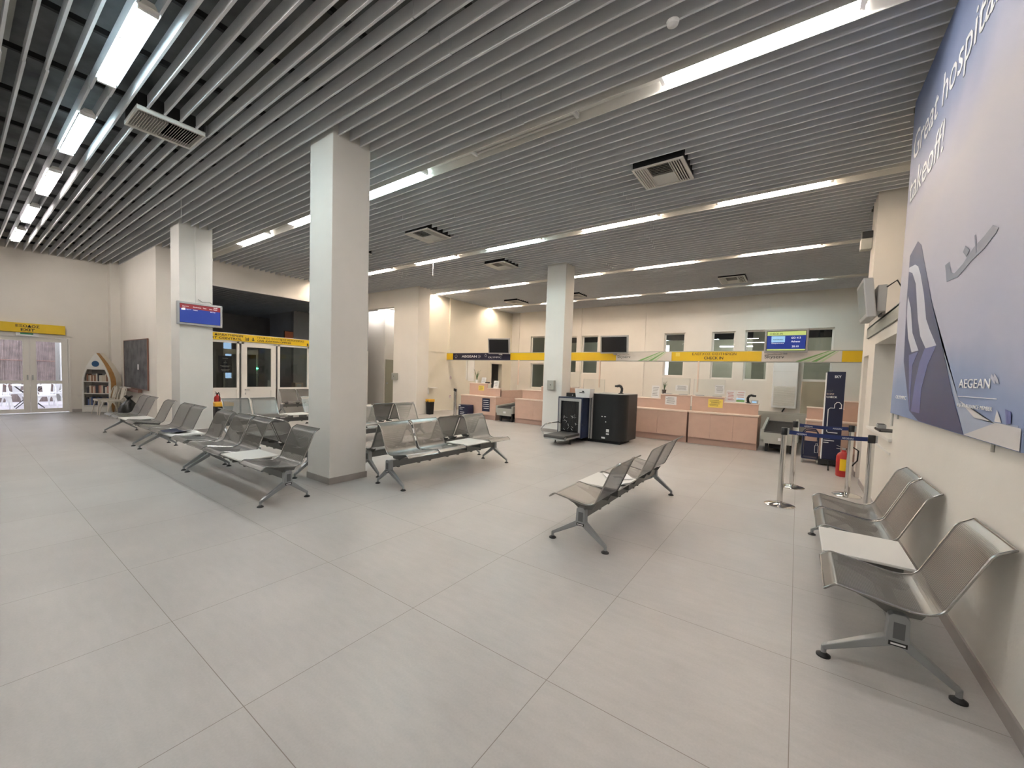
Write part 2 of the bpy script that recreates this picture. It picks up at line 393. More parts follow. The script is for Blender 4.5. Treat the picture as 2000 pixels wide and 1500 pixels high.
# back wall with openings
WIN = [(-10.49, -9.72, 2.30, 3.42), (-10.45, -9.72, 0.95, 2.14), (-8.75, -8.06, 1.70, 3.37), (-7.81, -7.06, 1.69, 3.37), (-4.32, -3.55, 1.69, 3.36), (-2.63, -1.88, 1.64, 3.36), (-1.58, -.86, 1.62, 3.38), (.08, .86, 1.66, 3.38)]
mb = MB(); cuts = sorted(set([XL - .2, 3.2] + [q for w_ in WIN for q in w_[:2]]))
for a, b in zip(cuts[:-1], cuts[1:]):
    zs = [(w_[2], w_[3]) for w_ in WIN if w_[0] <= a + 1e-6 and w_[1] >= b - 1e-6]; zs.sort(); z = 0
    for z0, z1 in zs: mb.box(a, b, YB, YB + .22, z, z0); z = z1
    mb.box(a, b, YB, YB + .22, z, ZT)
for xx in (-11.2, -7.9, -5.1, -.15): mb.box(xx - .05, xx + .05, YB - .03, YB, 0, ZT)
struct(mb.build('wall_back', 'wall'))
sbox('baseboard_back', 'skirt', (XL, 3.0, YB - .012, YB, 0, .08))
for i, (x0, x1, z0, z1) in enumerate(WIN):
    mb = MB(); t = .055; yy = YB + .09
    mb.box(x0, x0 + t, yy, yy + .06, z0, z1).box(x1 - t, x1, yy, yy + .06, z0, z1).box(x0 + t, x1 - t, yy, yy + .06, z0, z0 + t).box(x0 + t, x1 - t, yy, yy + .06, z1 - t, z1)
    f = struct(mb.build('window_%d' % (i + 2), 'frame'))
    MB().box(x0 + t, x1 - t, yy + .025, yy + .032, z0 + t, z1 - t).build('pane', 'glassd', f)
# corridor behind the back wall
sbox('wall_corridor', 'green', (XL - .2, -8.6, 20.2, 20.4, 0, ZT), (-8.6, -7.4, 20.2, 20.4, 0, 1.2), (-8.6, -7.4, 20.2, 20.4, 2.9, ZT), (-7.4, -5.5, 20.2, 20.4, 0, ZT), (-5.5, -5.0, 20.2, 20.4, 3.2, ZT), (-5.5, -5.0, 20.2, 20.4, 0, 1), (-5.0, 3.4, 20.2, 20.4, 0, ZT), (XL - .3, XL - .2, YB, 20.4, 0, ZT), (3.2, 3.4, YB, 20.4, 0, ZT), (-6.3, -6.1, YB + .3, 20.2, 0, ZT), (-1.5, -1.1, 18.6, 18.9, 0, ZT))
sbox('trim_12', 'dark', (XL, 3.2, 20.1, 20.19, 3.4, 4.9), (XL, 3.2, YB + .4, 20.1, 4.3, 4.35))
# left wall of the hall, with a doorway
DY0, DY1, DZ = 15.0, 15.82, 2.04
sbox('wall_left_hall', 'wallcream', (XL - .2, XL, 10.45, DY0, 0, ZT), (XL - .2, XL, DY0, DY1, DZ, ZT), (XL - .2, XL, DY1, YB, 0, ZT), (XL, XL + .05, 12.1, 12.17, 2.34, ZT), (XL, XL + .025, 10.45, 12.1, 2.36, 2.42))
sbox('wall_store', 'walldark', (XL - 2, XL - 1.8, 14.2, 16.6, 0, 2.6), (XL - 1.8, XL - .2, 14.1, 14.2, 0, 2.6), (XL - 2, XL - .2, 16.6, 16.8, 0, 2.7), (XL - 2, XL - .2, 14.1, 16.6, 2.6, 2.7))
sbox('trim_13', 'wallcream', (XL, XL + .015, DY0 - .07, DY0, 0, DZ + .07), (XL, XL + .015, DY1, DY1 + .07, 0, DZ + .07), (XL, XL + .015, DY0, DY1, DZ, DZ + .07))
# wall with the tall opening between the waiting area and the hall
sbox('wall_divider', 'wall', (-12.33, -11.02, 9.9, 10.45, 0, ZT), (XP - .2, -12.33, 9.9, 10.1, 3.95, ZT))
sbox('wall_recess', 'wall', (-16.5, -14.3, 11.0, 11.15, 0, ZT), (-14.45, -14.3, 11.15, 12.4, 0, ZT), (-14.3, -11.8, 12.2, 12.4, 0, ZT), (-16.6, -16.5, 9.9, 11.15, 0, ZT), (-16.5, XP - .2, 10.76, 10.9, 4.4, ZT))
# exit wall with double door
DA, DB, DH = .55, 2.16, 2.24
sbox('wall_exit', 'wall', (XE - .25, XE, YN, DA, 0, ZT), (XE - .25, XE, DA, DB, DH, ZT), (XE - .25, XE, DB, 3.42, 0, ZT), (XE, XE + .35, 3.0, 3.22, 0, ZT))
skirting('exit', (XE, XE + .012, DB + .02, 3.2, 0, .085), (XE, XE + .012, YN, DA - .02, 0, .085))
sbox('wall_blackboard', 'wall', (XE, -14.25, 3.22, 3.42, 0, ZT), (-14.25, -13.55, 3.22, 3.62, 0, ZT))
# partition towards passport control
sbox('wall_passport', 'wall', (XP - .2, XP, 3.42, 9.9, 3.9, ZT))
sbox('trim_14', 'frame', (XP - .06, XP + .03, 3.6, 9.9, 3.86, 3.9))

# dark room behind the partition
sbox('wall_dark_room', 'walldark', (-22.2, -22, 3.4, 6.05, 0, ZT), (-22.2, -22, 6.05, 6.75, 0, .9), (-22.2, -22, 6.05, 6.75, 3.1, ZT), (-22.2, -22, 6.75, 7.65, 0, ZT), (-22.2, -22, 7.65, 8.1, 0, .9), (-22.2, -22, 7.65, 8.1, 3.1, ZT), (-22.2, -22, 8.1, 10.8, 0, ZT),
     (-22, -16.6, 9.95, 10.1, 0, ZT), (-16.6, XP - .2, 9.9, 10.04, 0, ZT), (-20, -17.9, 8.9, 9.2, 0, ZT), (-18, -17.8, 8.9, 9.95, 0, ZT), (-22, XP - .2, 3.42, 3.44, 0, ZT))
mb = MB(); x = 3.6
while x < 10.5: mb.box(-22, XP - .2, x, x + .02, 4.0, 4.13); x += .16
struct(mb.build('ceiling_dark_room', 'slat'))
for i, (a, b) in enumerate(((6.05, 6.75), (7.65, 8.1))):
    mb = MB()
    for zz in (.9, 1.6, 2.3, 3.05): mb.box(-22.08, -22, a, b, zz, zz + .05)
    mb.box(-22.08, -22, a, a + .05, .9, 3.1).box(-22.08, -22, b - .05, b, .9, 3.1); wf = struct(mb.build('window_%d' % (i + 20), 'frame')); MB().box(-22.05, -22.04, a, b, .9, 3.1).build('pane', 'glassn', wf)  # pane tint added to dim the bright sky behind

# ------------------------------------------------------------------ exit door
def door_leaf(y0, y1, n):
    mb = MB(); x = XE - .06; s = .125
    mb.box(x, x + .05, y0, y0 + s, .02, 2.17).box(x, x + .05, y1 - s, y1, .02, 2.17).box(x, x + .05, y0 + s, y1 - s, .02, .13).box(x, x + .05, y0 + s, y1 - s, 2.06, 2.17).box(x, x + .05, y0 + s, y1 - s, .85, .94)
    f = struct(mb.build('door_%d' % n, 'frame')); MB().box(x + .02, x + .028, y0 + s, y1 - s, .13, 2.06).build('pane', 'glass', f)
    MB().box(x + .05, x + .09, (y1 - .06 if n == 1 else y0 + .03), (y1 - .03 if n == 1 else y0 + .06), .96, 1.1).build('handle', 'silver', f)
door_leaf(.62, 1.362, 1); door_leaf(1.368, 2.11, 2)
sbox('trim_15', 'frame', (XE - .08, XE + .02, DA, .615, 0, DH), (XE - .08, XE + .02, 2.115, DB, 0, DH), (XE - .08, XE + .02, .615, 2.115, 2.175, DH), (XE - .08, XE + .03, DA - .4, 2.2, DH, DH + .03))
t = thing('exit_sign', 'yellow EXIT sign board above the glass double door', 'sign', (XE, 1.2, 2.3))
box('panel', 'yellow', (XE + .005, XE + .10, .10, 2.06, 2.29, 2.55), t, bevel=.004)
text('lettering', 'ΕΞΟΔΟΣ', (XE + .102, 1.34, 2.43), (0, 1, 0), (0, 0, 1), 'ink', t, width=.44, height=.075, center=True, bold=True)
text('lettering', 'EXIT', (XE + .102, 1.34, 2.325), (0, 1, 0), (0, 0, 1), 'ink', t, width=.26, height=.075, center=True, bold=True)
t = thing('emergency_light', 'small green emergency light box under the EXIT sign', 'light', (XE, 1.3, 2.2))
box('housing', 'whitep', (XE + .031, XE + .08, 1.12, 1.54, 2.19, 2.28), t); box('lens', 'exitg', (XE + .08, XE + .085, 1.2, 1.44, 2.235, 2.275), t)
# patio outside
sbox('ground_patio', 'patio', (-30, XE - .25, -6, 3.3, -.1, .0))
t = thing('reed_fence', 'brown reed fence across the patio outside the glass door', 'fence', (-22.5, 0, 0))
mb = MB(); yy = -5.0
while yy < 2.36: mb.box(-22.55 + random.uniform(-.02, .02), -22.5 + random.uniform(-.01, .01), yy, yy + .03, 0, 2.75 + random.uniform(-.05, .05)); yy += .034
mb.build('reeds', 'reed', t, world=True)
mb = MB()
for zz in (.6, 1.5, 2.3): mb.tube([(-22.46, -5, zz), (-22.46, 2.36, zz)], .012, 6)
mb.build('rail', 'woodd', t, world=True)
sbox('wall_patio', 'white', (-23.2, -22.9, -6, 3.3, 0, 3.4), (-23.0, -21.5, 2.5, 3.3, 0, 3.4))

# ------------------------------------------------------------------ metal cafe chair
def cafe_chair(label, mat, loc, rz, group=None):
    t = thing('metal_chair', label, 'chair', loc, rz, group)     # faces local -y, x across
    mb = MB().box(-.19, .19, -.19, .17, .435, .45).box(-.2, .2, -.2, -.185, .40, .452).box(-.2, -.185, -.2, .18, .40, .452).box(.185, .2, -.2, .18, .40, .452).box(-.2, .2, .17, .185, .40, .452)
    mb.build('seat', mat, t, bevel=.008)
    for sx in (-1, 1):
        for sy in (-1, 1):
            top = Vector((sx * .175, sy * .165 - .005, .43)); bot = Vector((sx * .235, sy * .235, 0))
            q = [top + Vector((-sx * .09, 0, 0)), top + Vector((sx * .02, 0, 0)), bot + Vector((sx * .012, 0, 0)), bot + Vector((-sx * .018, 0, 0)), top.lerp(bot, .45) + Vector((-sx * .022, 0, 0))]
            lg = MB().prism(q, (0, -sy * .012, 0)); q2 = [top + Vector((sx * .02, -sy * .09, 0)), top + Vector((sx * .02, 0, 0)), bot + Vector((sx * .012, 0, 0)), bot + Vector((sx * .012, -sy * .018, 0)), top.lerp(bot, .45) + Vector((sx * .018, -sy * .022, 0))]
            lg.prism(q2, (-sx * .012, 0, 0)); lg.build('leg', mat, t)
    hoop = [(-.19, .16, .44), (-.20, .20, .62), (-.175, .235, .76)] + [(-.175 + .35 * (i / 6), .245, .775 + .055 * math.sin(math.pi * i / 6)) for i in range(1, 6)] + [(.175, .235, .76), (.20, .20, .62), (.19, .16, .44)]
    MB().tube(hoop, .013, 8).build('back_hoop', mat, t, smooth=True)
    MB().prism([(-.075, .17, .45), (.075, .17, .45), (.105, .243, .80), (-.105, .243, .80)], (0, .008, 0)).build('splat', mat, t)
    MB().tube([(-.195, .185, .56), (-.1, .13, .455)], .009, 6).tube([(.195, .185, .56), (.1, .13, .455)], .009, 6).build('brace', mat, t)
    return t
c0 = cafe_chair('cream metal cafe chair in front of the boat shaped bookshelf', 'cream', (-16.45, 2.70, 0), math.radians(6))
copy_tree(c0, (-15.85, 2.78, 0), math.radians(12), 'cream metal cafe chair beside the black bin bag')
oc = cafe_chair('white metal chair on the patio seen low through the left door leaf', 'outw', (-18.75, .86, 0), math.radians(95))
oc['group'] = 'white patio chairs'
copy_tree(oc, (-18.95, 1.80, 0), math.radians(85), 'white metal chair on the patio seen low through the right door leaf')
copy_tree(oc, (-20.6, 1.25, 0), math.radians(-80), 'white patio chair whose back rises above the crossbar of the left door leaf')
copy_tree(oc, (-20.5, 2.05, 0), math.radians(-60), 'white metal chair farthest right on the patio beside the white wall')
copy_tree(oc, (-20.8, .55, 0), math.radians(-90), 'white metal chair at the far left edge of the patio view')
def patio_table(x, y, label):
    t = thing('patio_table', label, 'table', (x, y, 0), 0, 'white patio tables')
    MB().box(-.4, .4, -.35, .35, .70, .725).build('table_top', 'outw', t, bevel=.01)
    for sx in (-1, 1):
        MB().tube([(sx * .3, -.3, 0), (sx * .3, .3, .70)], .013, 6).build('leg', 'black', t); MB().tube([(sx * .3, .3, 0), (sx * .3, -.3, .70)], .013, 6).build('leg', 'black', t)
patio_table(-19.75, 1.5, 'white folding table with crossed dark legs behind the right door leaf')
patio_table(-19.9, .4, 'white folding table with crossed dark legs behind the left door leaf')

# ------------------------------------------------------------------ boat bookshelf
bx = thing('boat_bookshelf', 'white boat shaped bookshelf with blue round window and wooden hull', 'bookshelf', (-17.14, 2.63, 0), math.radians(50))
# local: x across (-left..right), y backwards, front plane y=0
HW, HT = .36, 1.80
def hw(z): 
    if z < .9: return HW
    return HW * (1 - ((z - .9) / .9) ** 1.7)
zz_ = [0, .3, .6, .9, 1.05, 1.2, 1.35, 1.5, 1.62, 1.72, 1.80]
mb = MB()
for sx in (-1, 1):
    for a, b in zip(zz_[:-1], zz_[1:]):
        xa, xb = hw(a) * sx, hw(b) * sx; ia, ib = max(0, hw(a) - .045) * sx, max(0, hw(b) - .045) * sx
        mb.hexa([(ia, 0, a), (xa, 0, a), (xa, .03, a), (ia, .03, a)], [(ib, 0, b), (xb, 0, b), (xb, .03, b), (ib, .03, b)])
mb.build('gunwale', 'boatw', bx)
MB().box(-HW + .02, HW - .02, .0, .05, .01, .18).build('plinth_board', 'boatw', bx)
mb = MB(); pl = [(-hw(1.3), -.004, 1.3), (hw(1.3), -.004, 1.3)] + [(hw(z), -.004, z) for z in (1.4, 1.5, 1.6, 1.7, 1.78)] + [(-hw(z), -.004, z) for z in (1.78, 1.7, 1.6, 1.5, 1.4)]
mb.prism(pl, (0, .03, 0)).build('bow_panel', 'boatw', bx)
MB().prism([(.09 * math.cos(a / 10 * math.pi), -.02, 1.47 + .09 * math.sin(a / 10 * math.pi)) for a in range(20)], (0, .014, 0)).build('porthole', M('porthole_blue', (.03, .09, .20), .4), bx)
def bowb(z, k): return hw(z) + .10 * math.sin(math.pi * min(1, z / 1.8)) * k
mb = MB()
for sx in (-1, 1):
    for a, b in zip(zz_[:-1], zz_[1:]):
        for k0, k1, y0, y1 in ((0, .6, .03, .14),):
            mb.hexa([(bowb(a, k0) * sx, y0, a), (bowb(a, k0) * sx + .012 * sx, y0, a), (bowb(a, k1) * sx + .012 * sx, y1, a), (bowb(a, k1) * sx, y1, a)],
                    [(bowb(b, k0) * sx, y0, b), (bowb(b, k0) * sx + .012 * sx, y0, b), (bowb(b, k1) * sx + .012 * sx, y1, b), (bowb(b, k1) * sx, y1, b)])
mb.build('upper_strake', 'wood', bx)
mb = MB()
for sx in (-1, 1):
    for a, b in zip(zz_[:-1], zz_[1:]):
        mb.hexa([(bowb(a, .6) * sx, .14, a), (bowb(a, .6) * sx + .012 * sx, .14, a), (bowb(a, .9) * sx + .012 * sx, .34, a), (bowb(a, .9) * sx, .34, a)],
                [(bowb(b, .6) * sx, .14, b), (bowb(b, .6) * sx + .012 * sx, .14, b), (bowb(b, .9) * sx + .012 * sx, .34, b), (bowb(b, .9) * sx, .34, b)])
mb.build('lower_strake', 'cream', bx)
mb = MB(); pl = [(-HW, .34, 0), (HW, .34, 0)] + [(bowb(z, .9), .34, z) for z in zz_[1:-1]] + [(0, .34, 1.8)] + [(-bowb(z, .9), .34, z) for z in zz_[1:-1][::-1]]
mb.prism(pl, (0, .015, 0)).build('back_panel', 'walldark', bx)
for z in (.19, .56, .92):
    MB().box(-HW + .01, HW - .01, .01, .33, z, z + .02).build('shelf', 'boatw', bx)
MB().box(-HW - .07, -HW, .0, .02, .95, .965).box(-HW - .08, -HW, 0, .02, .45, .47).build('oar_lock', 'boatw', bx)
bw = WM[bx.name]
for row, (z, n, x0) in enumerate(((.21, 11, -.30), (.58, 13, -.28), (.94, 12, -.27))):
    x = x0; i = 0
    while x < .28 and i < 15:
        th = random.uniform(.025, .05); hh = random.uniform(.17, .25)
        kk = random.choice(([3, 2, 3, 2, 6], [2, 5, 7, 4, 1, 5, 0 if x > .1 else 1, 2], [5, 2, 5, 4, 1, 4, 6, 1])[row])
        bk = MB().box(0, th - .003, 0, .15, 0, hh).build('book', BOOKS[kk])
        bk.location = bw @ Vector((x, .06, z)); bk.rotation_euler = (0, 0, math.radians(50))
        nm = ['bottom', 'middle', 'top'][row]
        tag(bk, '%s book, %s from left on the %s shelf of the boat bookshelf' % (['red', 'tan', 'black', 'dark blue', 'cream', 'dark brown', 'grey brown', 'orange brown'][kk], ['first', 'second', 'third', 'fourth', 'fifth', 'sixth', 'seventh', 'eighth', 'ninth', 'tenth', 'eleventh', 'twelfth', 'thirteenth', 'fourteenth', 'fifteenth', 'sixteenth'][i], nm), 'book', 'books on the %s boat shelf' % nm)
        x += th; i += 1

# blackboard
t = thing('blackboard', 'large smudged grey blackboard on the wall beside the bookshelf', 'blackboard', (-15.45, 3.2, .8))
box('writing_surface', 'board', (-16.69, -14.25, 3.185, 3.205, .81, 2.19), t)
mb = MB().box(-16.71, -16.69, 3.178, 3.215, .79, 2.21).box(-14.25, -14.23, 3.178, 3.215, .79, 2.21).box(-16.69, -14.25, 3.178, 3.215, 2.19, 2.21).box(-16.69, -14.25, 3.178, 3.215, .79, .81)
mb.build('frame', 'woodd', t, world=True)
box('notice', 'paper', (-15.2, -15.08, 3.18, 3.186, 1.35, 1.5), t)
t = thing('chalk_ledge', 'brown wooden ledge hanging under the blackboard', 'shelf', (-15.7, 3.2, .68))
box('board', 'woodd', (-16.65, -14.9, 3.12, 3.215, .70, .78), t); box('notice', 'paper', (-16.7, -15.9, 3.06, 3.2, .785, .80), t)
# bin bag: a slumped sack pinched at the neck
mb = MB(); n = 28; prof = [(.02, 0), (.26, .0), (.34, .07), (.36, .2), (.33, .36), (.24, .5), (.13, .60), (.075, .65), (.06, .69), (.10, .74), (.15, .79), (.10, .80)]
vs = []; fs = []
for i, (r, z) in enumerate(prof):
    for k in range(n):
        a = 2 * math.pi * k / n; rr = r * (1 + .10 * math.sin(3 * a + i * .7) + .06 * math.sin(7 * a + i * 1.9) + random.uniform(-.04, .04)); vs.append((rr * math.cos(a) + .1 * z, rr * math.sin(a), z * (1 + .04 * math.sin(2 * a))))
for i in range(len(prof) - 1):
    for k in range(n): fs.append((i * n + k, i * n + (k + 1) % n, (i + 1) * n + (k + 1) % n, (i + 1) * n + k))
fs.append(tuple(range(n - 1, -1, -1))); fs.append(tuple(range((len(prof) - 1) * n, len(prof) * n)))
o = mb.add(vs, fs).build('bin_bag', 'bag', smooth=True); o.location = (-15.05, 2.95, 0); o.scale = (.64, .64, .76)
tag(o, 'black plastic bin bag tied at the top under the blackboard', 'bag')

# ------------------------------------------------------------------ columns
def column(c, label):
    x0, x1, y0, y1 = c; t = thing('column', label, 'column', ((x0 + x1) / 2, (y0 + y1) / 2, 0))
    box('shaft', 'wallcool', (x0, x1, y0, y1, 0, 4.97), t, bevel=.006)
    mb = MB().box(x0 - .012, x1 + .012, y0 - .012, y0, 0, .085).box(x0 - .012, x1 + .012, y1, y1 + .012, 0, .085).box(x0 - .012, x0, y0, y1, 0, .085).box(x1, x1 + .012, y0, y1, 0, .085)
    mb.build('skirting', 'skirt', t, world=True); return t
column(COLS[0], 'tall white square column nearest the camera, behind the seats')
column(COLS[1], 'white square column beside the baggage scanner')
cc = column(COLS[2], 'white square column carrying the flight information screen')
box('cable_cover', 'wallcool', (-10.89, -10.868, 3.27, 3.30, 2.9, 4.97), cc)
def wallbox(name, label, a):
    t = thing(name, label, 'dispenser', (a[0], a[2], a[4])); box('housing', 'galv', a, t, bevel=.006); 
    box('lock', 'dark', ((a[0] + a[1]) / 2 - .01, (a[0] + a[1]) / 2 + .01, a[2] - .004, a[2], (a[4] + a[5]) / 2 - .01, (a[4] + a[5]) / 2 + .02), t)
wallbox('sanitizer_dispenser', 'grey metal dispenser box on the column beside the baggage scanner', (-5.55, -5.35, 9.70, 9.819, 1.17, 1.43))
wallbox('sanitizer_dispenser', 'grey metal dispenser box on the wall right of the tall opening', (-12.29, -12.04, 9.79, 9.899, 1.22, 1.48))

# ------------------------------------------------------------------ light fixtures
def make_fixture(tm, nm):
    t = thing('ceiling_light', 'x', 'light', (0, 0, 50))
    MB().prism([(-.80, -.035, .075), (-.80, .035, .075), (-.80, .06, .03), (-.80, -.06, .03)], (1.6, 0, 0)).build('housing', 'white', t)
    for sy in (-1, 1):
        MB().tube([(-.74, sy * .045, .012), (.74, sy * .045, .012)], .014, 8).build('tube', tm, t, smooth=True)
    [MB().box(a, a + .035, -.07, .07, -.008, .035).build('lamp_holder', 'whitep', t) for a in (-.79, .755)]
    return t
PF = {k: make_fixture(k if k != 'off' else 'tubeoff', k) for k in ('warm', 'cool', 'neutral', 'off', 'amber', 'warmdim', 'cooldim')}
CX = [-.52, -3.04, -5.58, -8.15, -10.75]
ordn = ['nearest the right wall', 'second from right', 'third from right', 'fourth from right', 'fifth from right']
lay = {1.0755: dict(xs=[-.52, -3.04, -5.42, -7.95, -10.48, -13.05, -15.48], k=['warmdim', 'warmdim', 'cooldim', 'cooldim', 'warmdim', 'warmdim', 'warmdim']),
       4.38: dict(xs=CX, k=['neutral', 'off', 'cool', 'neutral', 'neutral']),
       7.85: dict(xs=CX + [-13.1], k=['amber', 'amber', 'cool', 'amber', 'amber', 'amber']),
       11.25: dict(xs=CX, k=['amber', 'amber', 'amber', 'amber', 'amber']),
       14.75: dict(xs=CX, k=['cool', 'warm', 'amber', 'amber', 'amber']),
       -2.1: dict(xs=[-2.5, -8.1], k=['warmdim', 'warmdim'])}
rown = {1.0755: 'in the open row at upper left', 4.38: 'over the nearest column', 7.85: 'in the middle row', 11.25: 'in the row before the counters', 14.75: 'in the row near the back wall', -2.1: 'in the row behind the camera'}
for yr, d in lay.items():
    for i, (x, k) in enumerate(zip(d['xs'], d['k'])):
        kind = {'warm': 'warm white', 'cool': 'cool bluish', 'neutral': 'white', 'off': 'unlit', 'amber': 'warm white', 'warmdim': 'warm white', 'cooldim': 'cool bluish'}[k]
        if yr == 1.0755: pos = ['first from the right wall', 'second from the right wall', 'closest in view', 'second in view', 'third in view', 'fourth in view', 'next to the exit wall'][i]
        else: pos = (ordn + ['by the passport header'])[i]
        copy_tree(PF[k], (x, yr, ZC - .03 if yr < 1.5 else ZC + .035), 0, '%s ceiling tube %s, %s' % (kind, rown[yr], pos), 'twin tube ceiling lights')
for k, t in PF.items():
    for ch in list(t.children): bpy.data.objects.remove(ch)
    bpy.data.objects.remove(t)
# corridor, recess and office lamps; the marked ones are added for brightness
def small_lamp(x, y, z, label, L=1.2, along='x'):
    t = thing('ceiling_light', label, 'light', (x, y, z), 0 if along == 'x' else math.pi / 2)
    MB().box(-L / 2, L / 2, -.05, .05, .03, .07).build('housing', 'white', t); MB().tube([(-L / 2 + .03, 0, .01), (L / 2 - .03, 0, .01)], .016, 8).build('tube', 'neutral', t)
small_lamp(-13.9, 11.5, 4.05, 'tube light inside the tall opening next to the divider wall', 1.2, 'y')
small_lamp(-14.9, 10.5, 4.1, 'added tube light brightening the alcove behind the passport hall corner', 1.2)  # no fixture known here; added to brighten the alcove walls
small_lamp(-2.0, 19.2, 3.0, 'tube light in the corridor behind the back windows, right side', 1.5)
small_lamp(-4.2, 18.0, 3.6, 'added tube light brightening the corridor behind the back windows, middle', 1.5)  # added to lift the corridor seen through the windows
small_lamp(.6, 18.0, 3.6, 'added tube light brightening the corridor behind the back windows, far right', 1.5)  # extra lamp, added to lighten the greenish corridor wall
small_lamp(-7.6, 19.2, 3.2, 'tube light in the corridor behind the back windows, left side', 1.2)
small_lamp(2.0, 7.4, 2.38, 'tube light inside the ticket office behind the right wall', 1.0)

# ------------------------------------------------------------------ ceiling diffusers
def vent(v, label):
    x0, x1, y0, y1 = v; z0 = ZC - .05; t = thing('air_vent', label, 'vent', ((x0 + x1) / 2, (y0 + y1) / 2, z0), 0, 'square ceiling air vents')
    w_ = x1 - x0; f = .03
    mb = MB().box(x0, x1, y0, y0 + f, z0, z0 + .02).box(x0, x1, y1 - f, y1, z0, z0 + .02).box(x0, x0 + f, y0 + f, y1 - f, z0, z0 + .02).box(x1 - f, x1, y0 + f, y1 - f, z0, z0 + .02)
    mb.build('frame', 'grille', t, world=True)
    MB().box(x0 + .01, x1 - .01, y0 + .01, y0 + .022, z0 + .02, z0 + .16).box(x0 + .01, x1 - .01, y1 - .022, y1 - .01, z0 + .02, z0 + .16).box(x0 + .01, x0 + .022, y0 + .022, y1 - .022, z0 + .02, z0 + .16).box(x1 - .022, x1 - .01, y0 + .022, y1 - .022, z0 + .02, z0 + .16).box(x0 + .01, x1 - .01, y0 + .01, y1 - .01, z0 + .16, z0 + .17).build('duct_box', 'dark', t, world=True)
    for s in (0, 1):
        mb = MB()
        for i in range(5):
            x = (x0 + f + .012 + i * .032) if s == 0 else (x1 - f - .012 - i * .032); dx = -.024 if s == 0 else .024
            mb.hexa([(x, y0 + f, z0), (x + .013, y0 + f, z0), (x + .013, y1 - f, z0), (x, y1 - f, z0)], [(x - dx, y0 + f, z0 + .03), (x - dx + .005, y0 + f, z0 + .03), (x - dx + .005, y1 - f, z0 + .03), (x - dx, y1 - f, z0 + .03)])
        mb.build('side_louvre', 'grille', t, world=True)
    xa, xb = x0 + f + .17, x1 - f - .17; ym = (y0 + y1) / 2
    MB().box(xa - .008, xa, y0 + f, y1 - f, z0, z0 + .03).box(xb, xb + .008, y0 + f, y1 - f, z0, z0 + .03).build('divider', 'grille', t, world=True)
    mb = MB(); y = ym + .03
    while y < y1 - f - .01: mb.hexa([(xa, y, z0), (xb, y, z0), (xb, y + .004, z0), (xa, y + .004, z0)], [(xa, y - .03, z0 + .025), (xb, y - .03, z0 + .025), (xb, y - .026, z0 + .025), (xa, y - .026, z0 + .025)]); y += .022
    y = y0 + f + .01
    while y < ym - .01: mb.hexa([(xa, y + .02, z0), (xb, y + .02, z0), (xb, y + .023, z0), (xa, y + .023, z0)], [(xa, y + .05, z0 + .025), (xb, y + .05, z0 + .025), (xb, y + .053, z0 + .025), (xa, y + .053, z0 + .025)]); y += .045
    mb.build('centre_louvre', 'grille', t, world=True)
vl = ['square air vent in the ceiling between the two long right hand light rows', 'dark square air vent hanging right of the nearest column', 'square air vent in the ceiling just past the middle light row', 'square air vent nearest the back wall on the right', 'square air vent nearest the back wall on the left', 'square air vent half hidden behind the nearest column', 'square air vent partly behind the column beside the scanner']
for v, l in zip(VENTS, vl): vent(v, l)
x0, x1, y0, y1 = VENT1; z0 = ZC - .04
t = thing('air_vent', 'wide linear air grille in the open ceiling beside the cool lamps', 'vent', (-6.7, 1.7, z0))
MB().box(x0, x0 + .05, y0, y1, z0, z0 + .05).box(x1 - .03, x1, y0, y1, z0, z0 + .05).box(x0 + .05, x1 - .03, y0, y0 + .02, z0, z0 + .05).box(x0 + .05, x1 - .03, y1 - .02, y1, z0, z0 + .05).build('frame', 'grille', t, world=True)
MB().box(x0 + .01, x1 - .01, y0 + .01, y1 - .01, z0 + .18, z0 + .2).box(x0 + .01, x0 + .02, y0 + .01, y1 - .01, z0 + .05, z0 + .18).box(x1 - .02, x1 - .01, y0 + .01, y1 - .01, z0 + .05, z0 + .18).box(x0 + .02, x1 - .02, y0 + .01, y0 + .02, z0 + .05, z0 + .18).box(x0 + .02, x1 - .02, y1 - .02, y1 - .01, z0 + .05, z0 + .18).build('duct_box', 'rail', t, world=True)
for g in (0, 1):
    mb = MB()
    for i in range(12):
        y = y0 + .04 + g * .31 + i * .025; d = .022 if g else -.004
        mb.hexa([(x0 + .05, y, z0 + .004), (x1 - .09, y, z0 + .004), (x1 - .09, y + .004, z0 + .004), (x0 + .05, y + .004, z0 + .004)], [(x0 + .05, y + d, z0 + .045), (x1 - .09, y + d, z0 + .045), (x1 - .09, y + d + .004, z0 + .045), (x0 + .05, y + d + .004, z0 + .045)])
    mb.build('louvre', 'grille', t, world=True)
o = MB().tube([(-9.25, 2.572, ZC + .01), (-9.25, 2.572, ZC - .34), (-9.22, 2.572, ZC - .36)], .004, 5).build('hanging_wire', 'whitep'); tag(o, 'thin loose wire hanging from the baffles at the left', 'wire')
o = MB().tube([(-8.3, 7.96, ZC + .01), (-8.3, 7.96, ZC - .36), (-8.26, 7.96, ZC - .37)], .005, 5).build('hanging_wire', 'whitep'); tag(o, 'thin loose wire hanging from the middle light row', 'wire')
o = MB().lathe([(.02, 0), (.045, .012), (.05, .03), (.05, .04)], (-1.02, 3.67, ZC - .04), 16).build('smoke_detector', 'whitep', smooth=True); tag(o, 'small round white smoke detector on the baffles near the top edge', 'smoke detector')

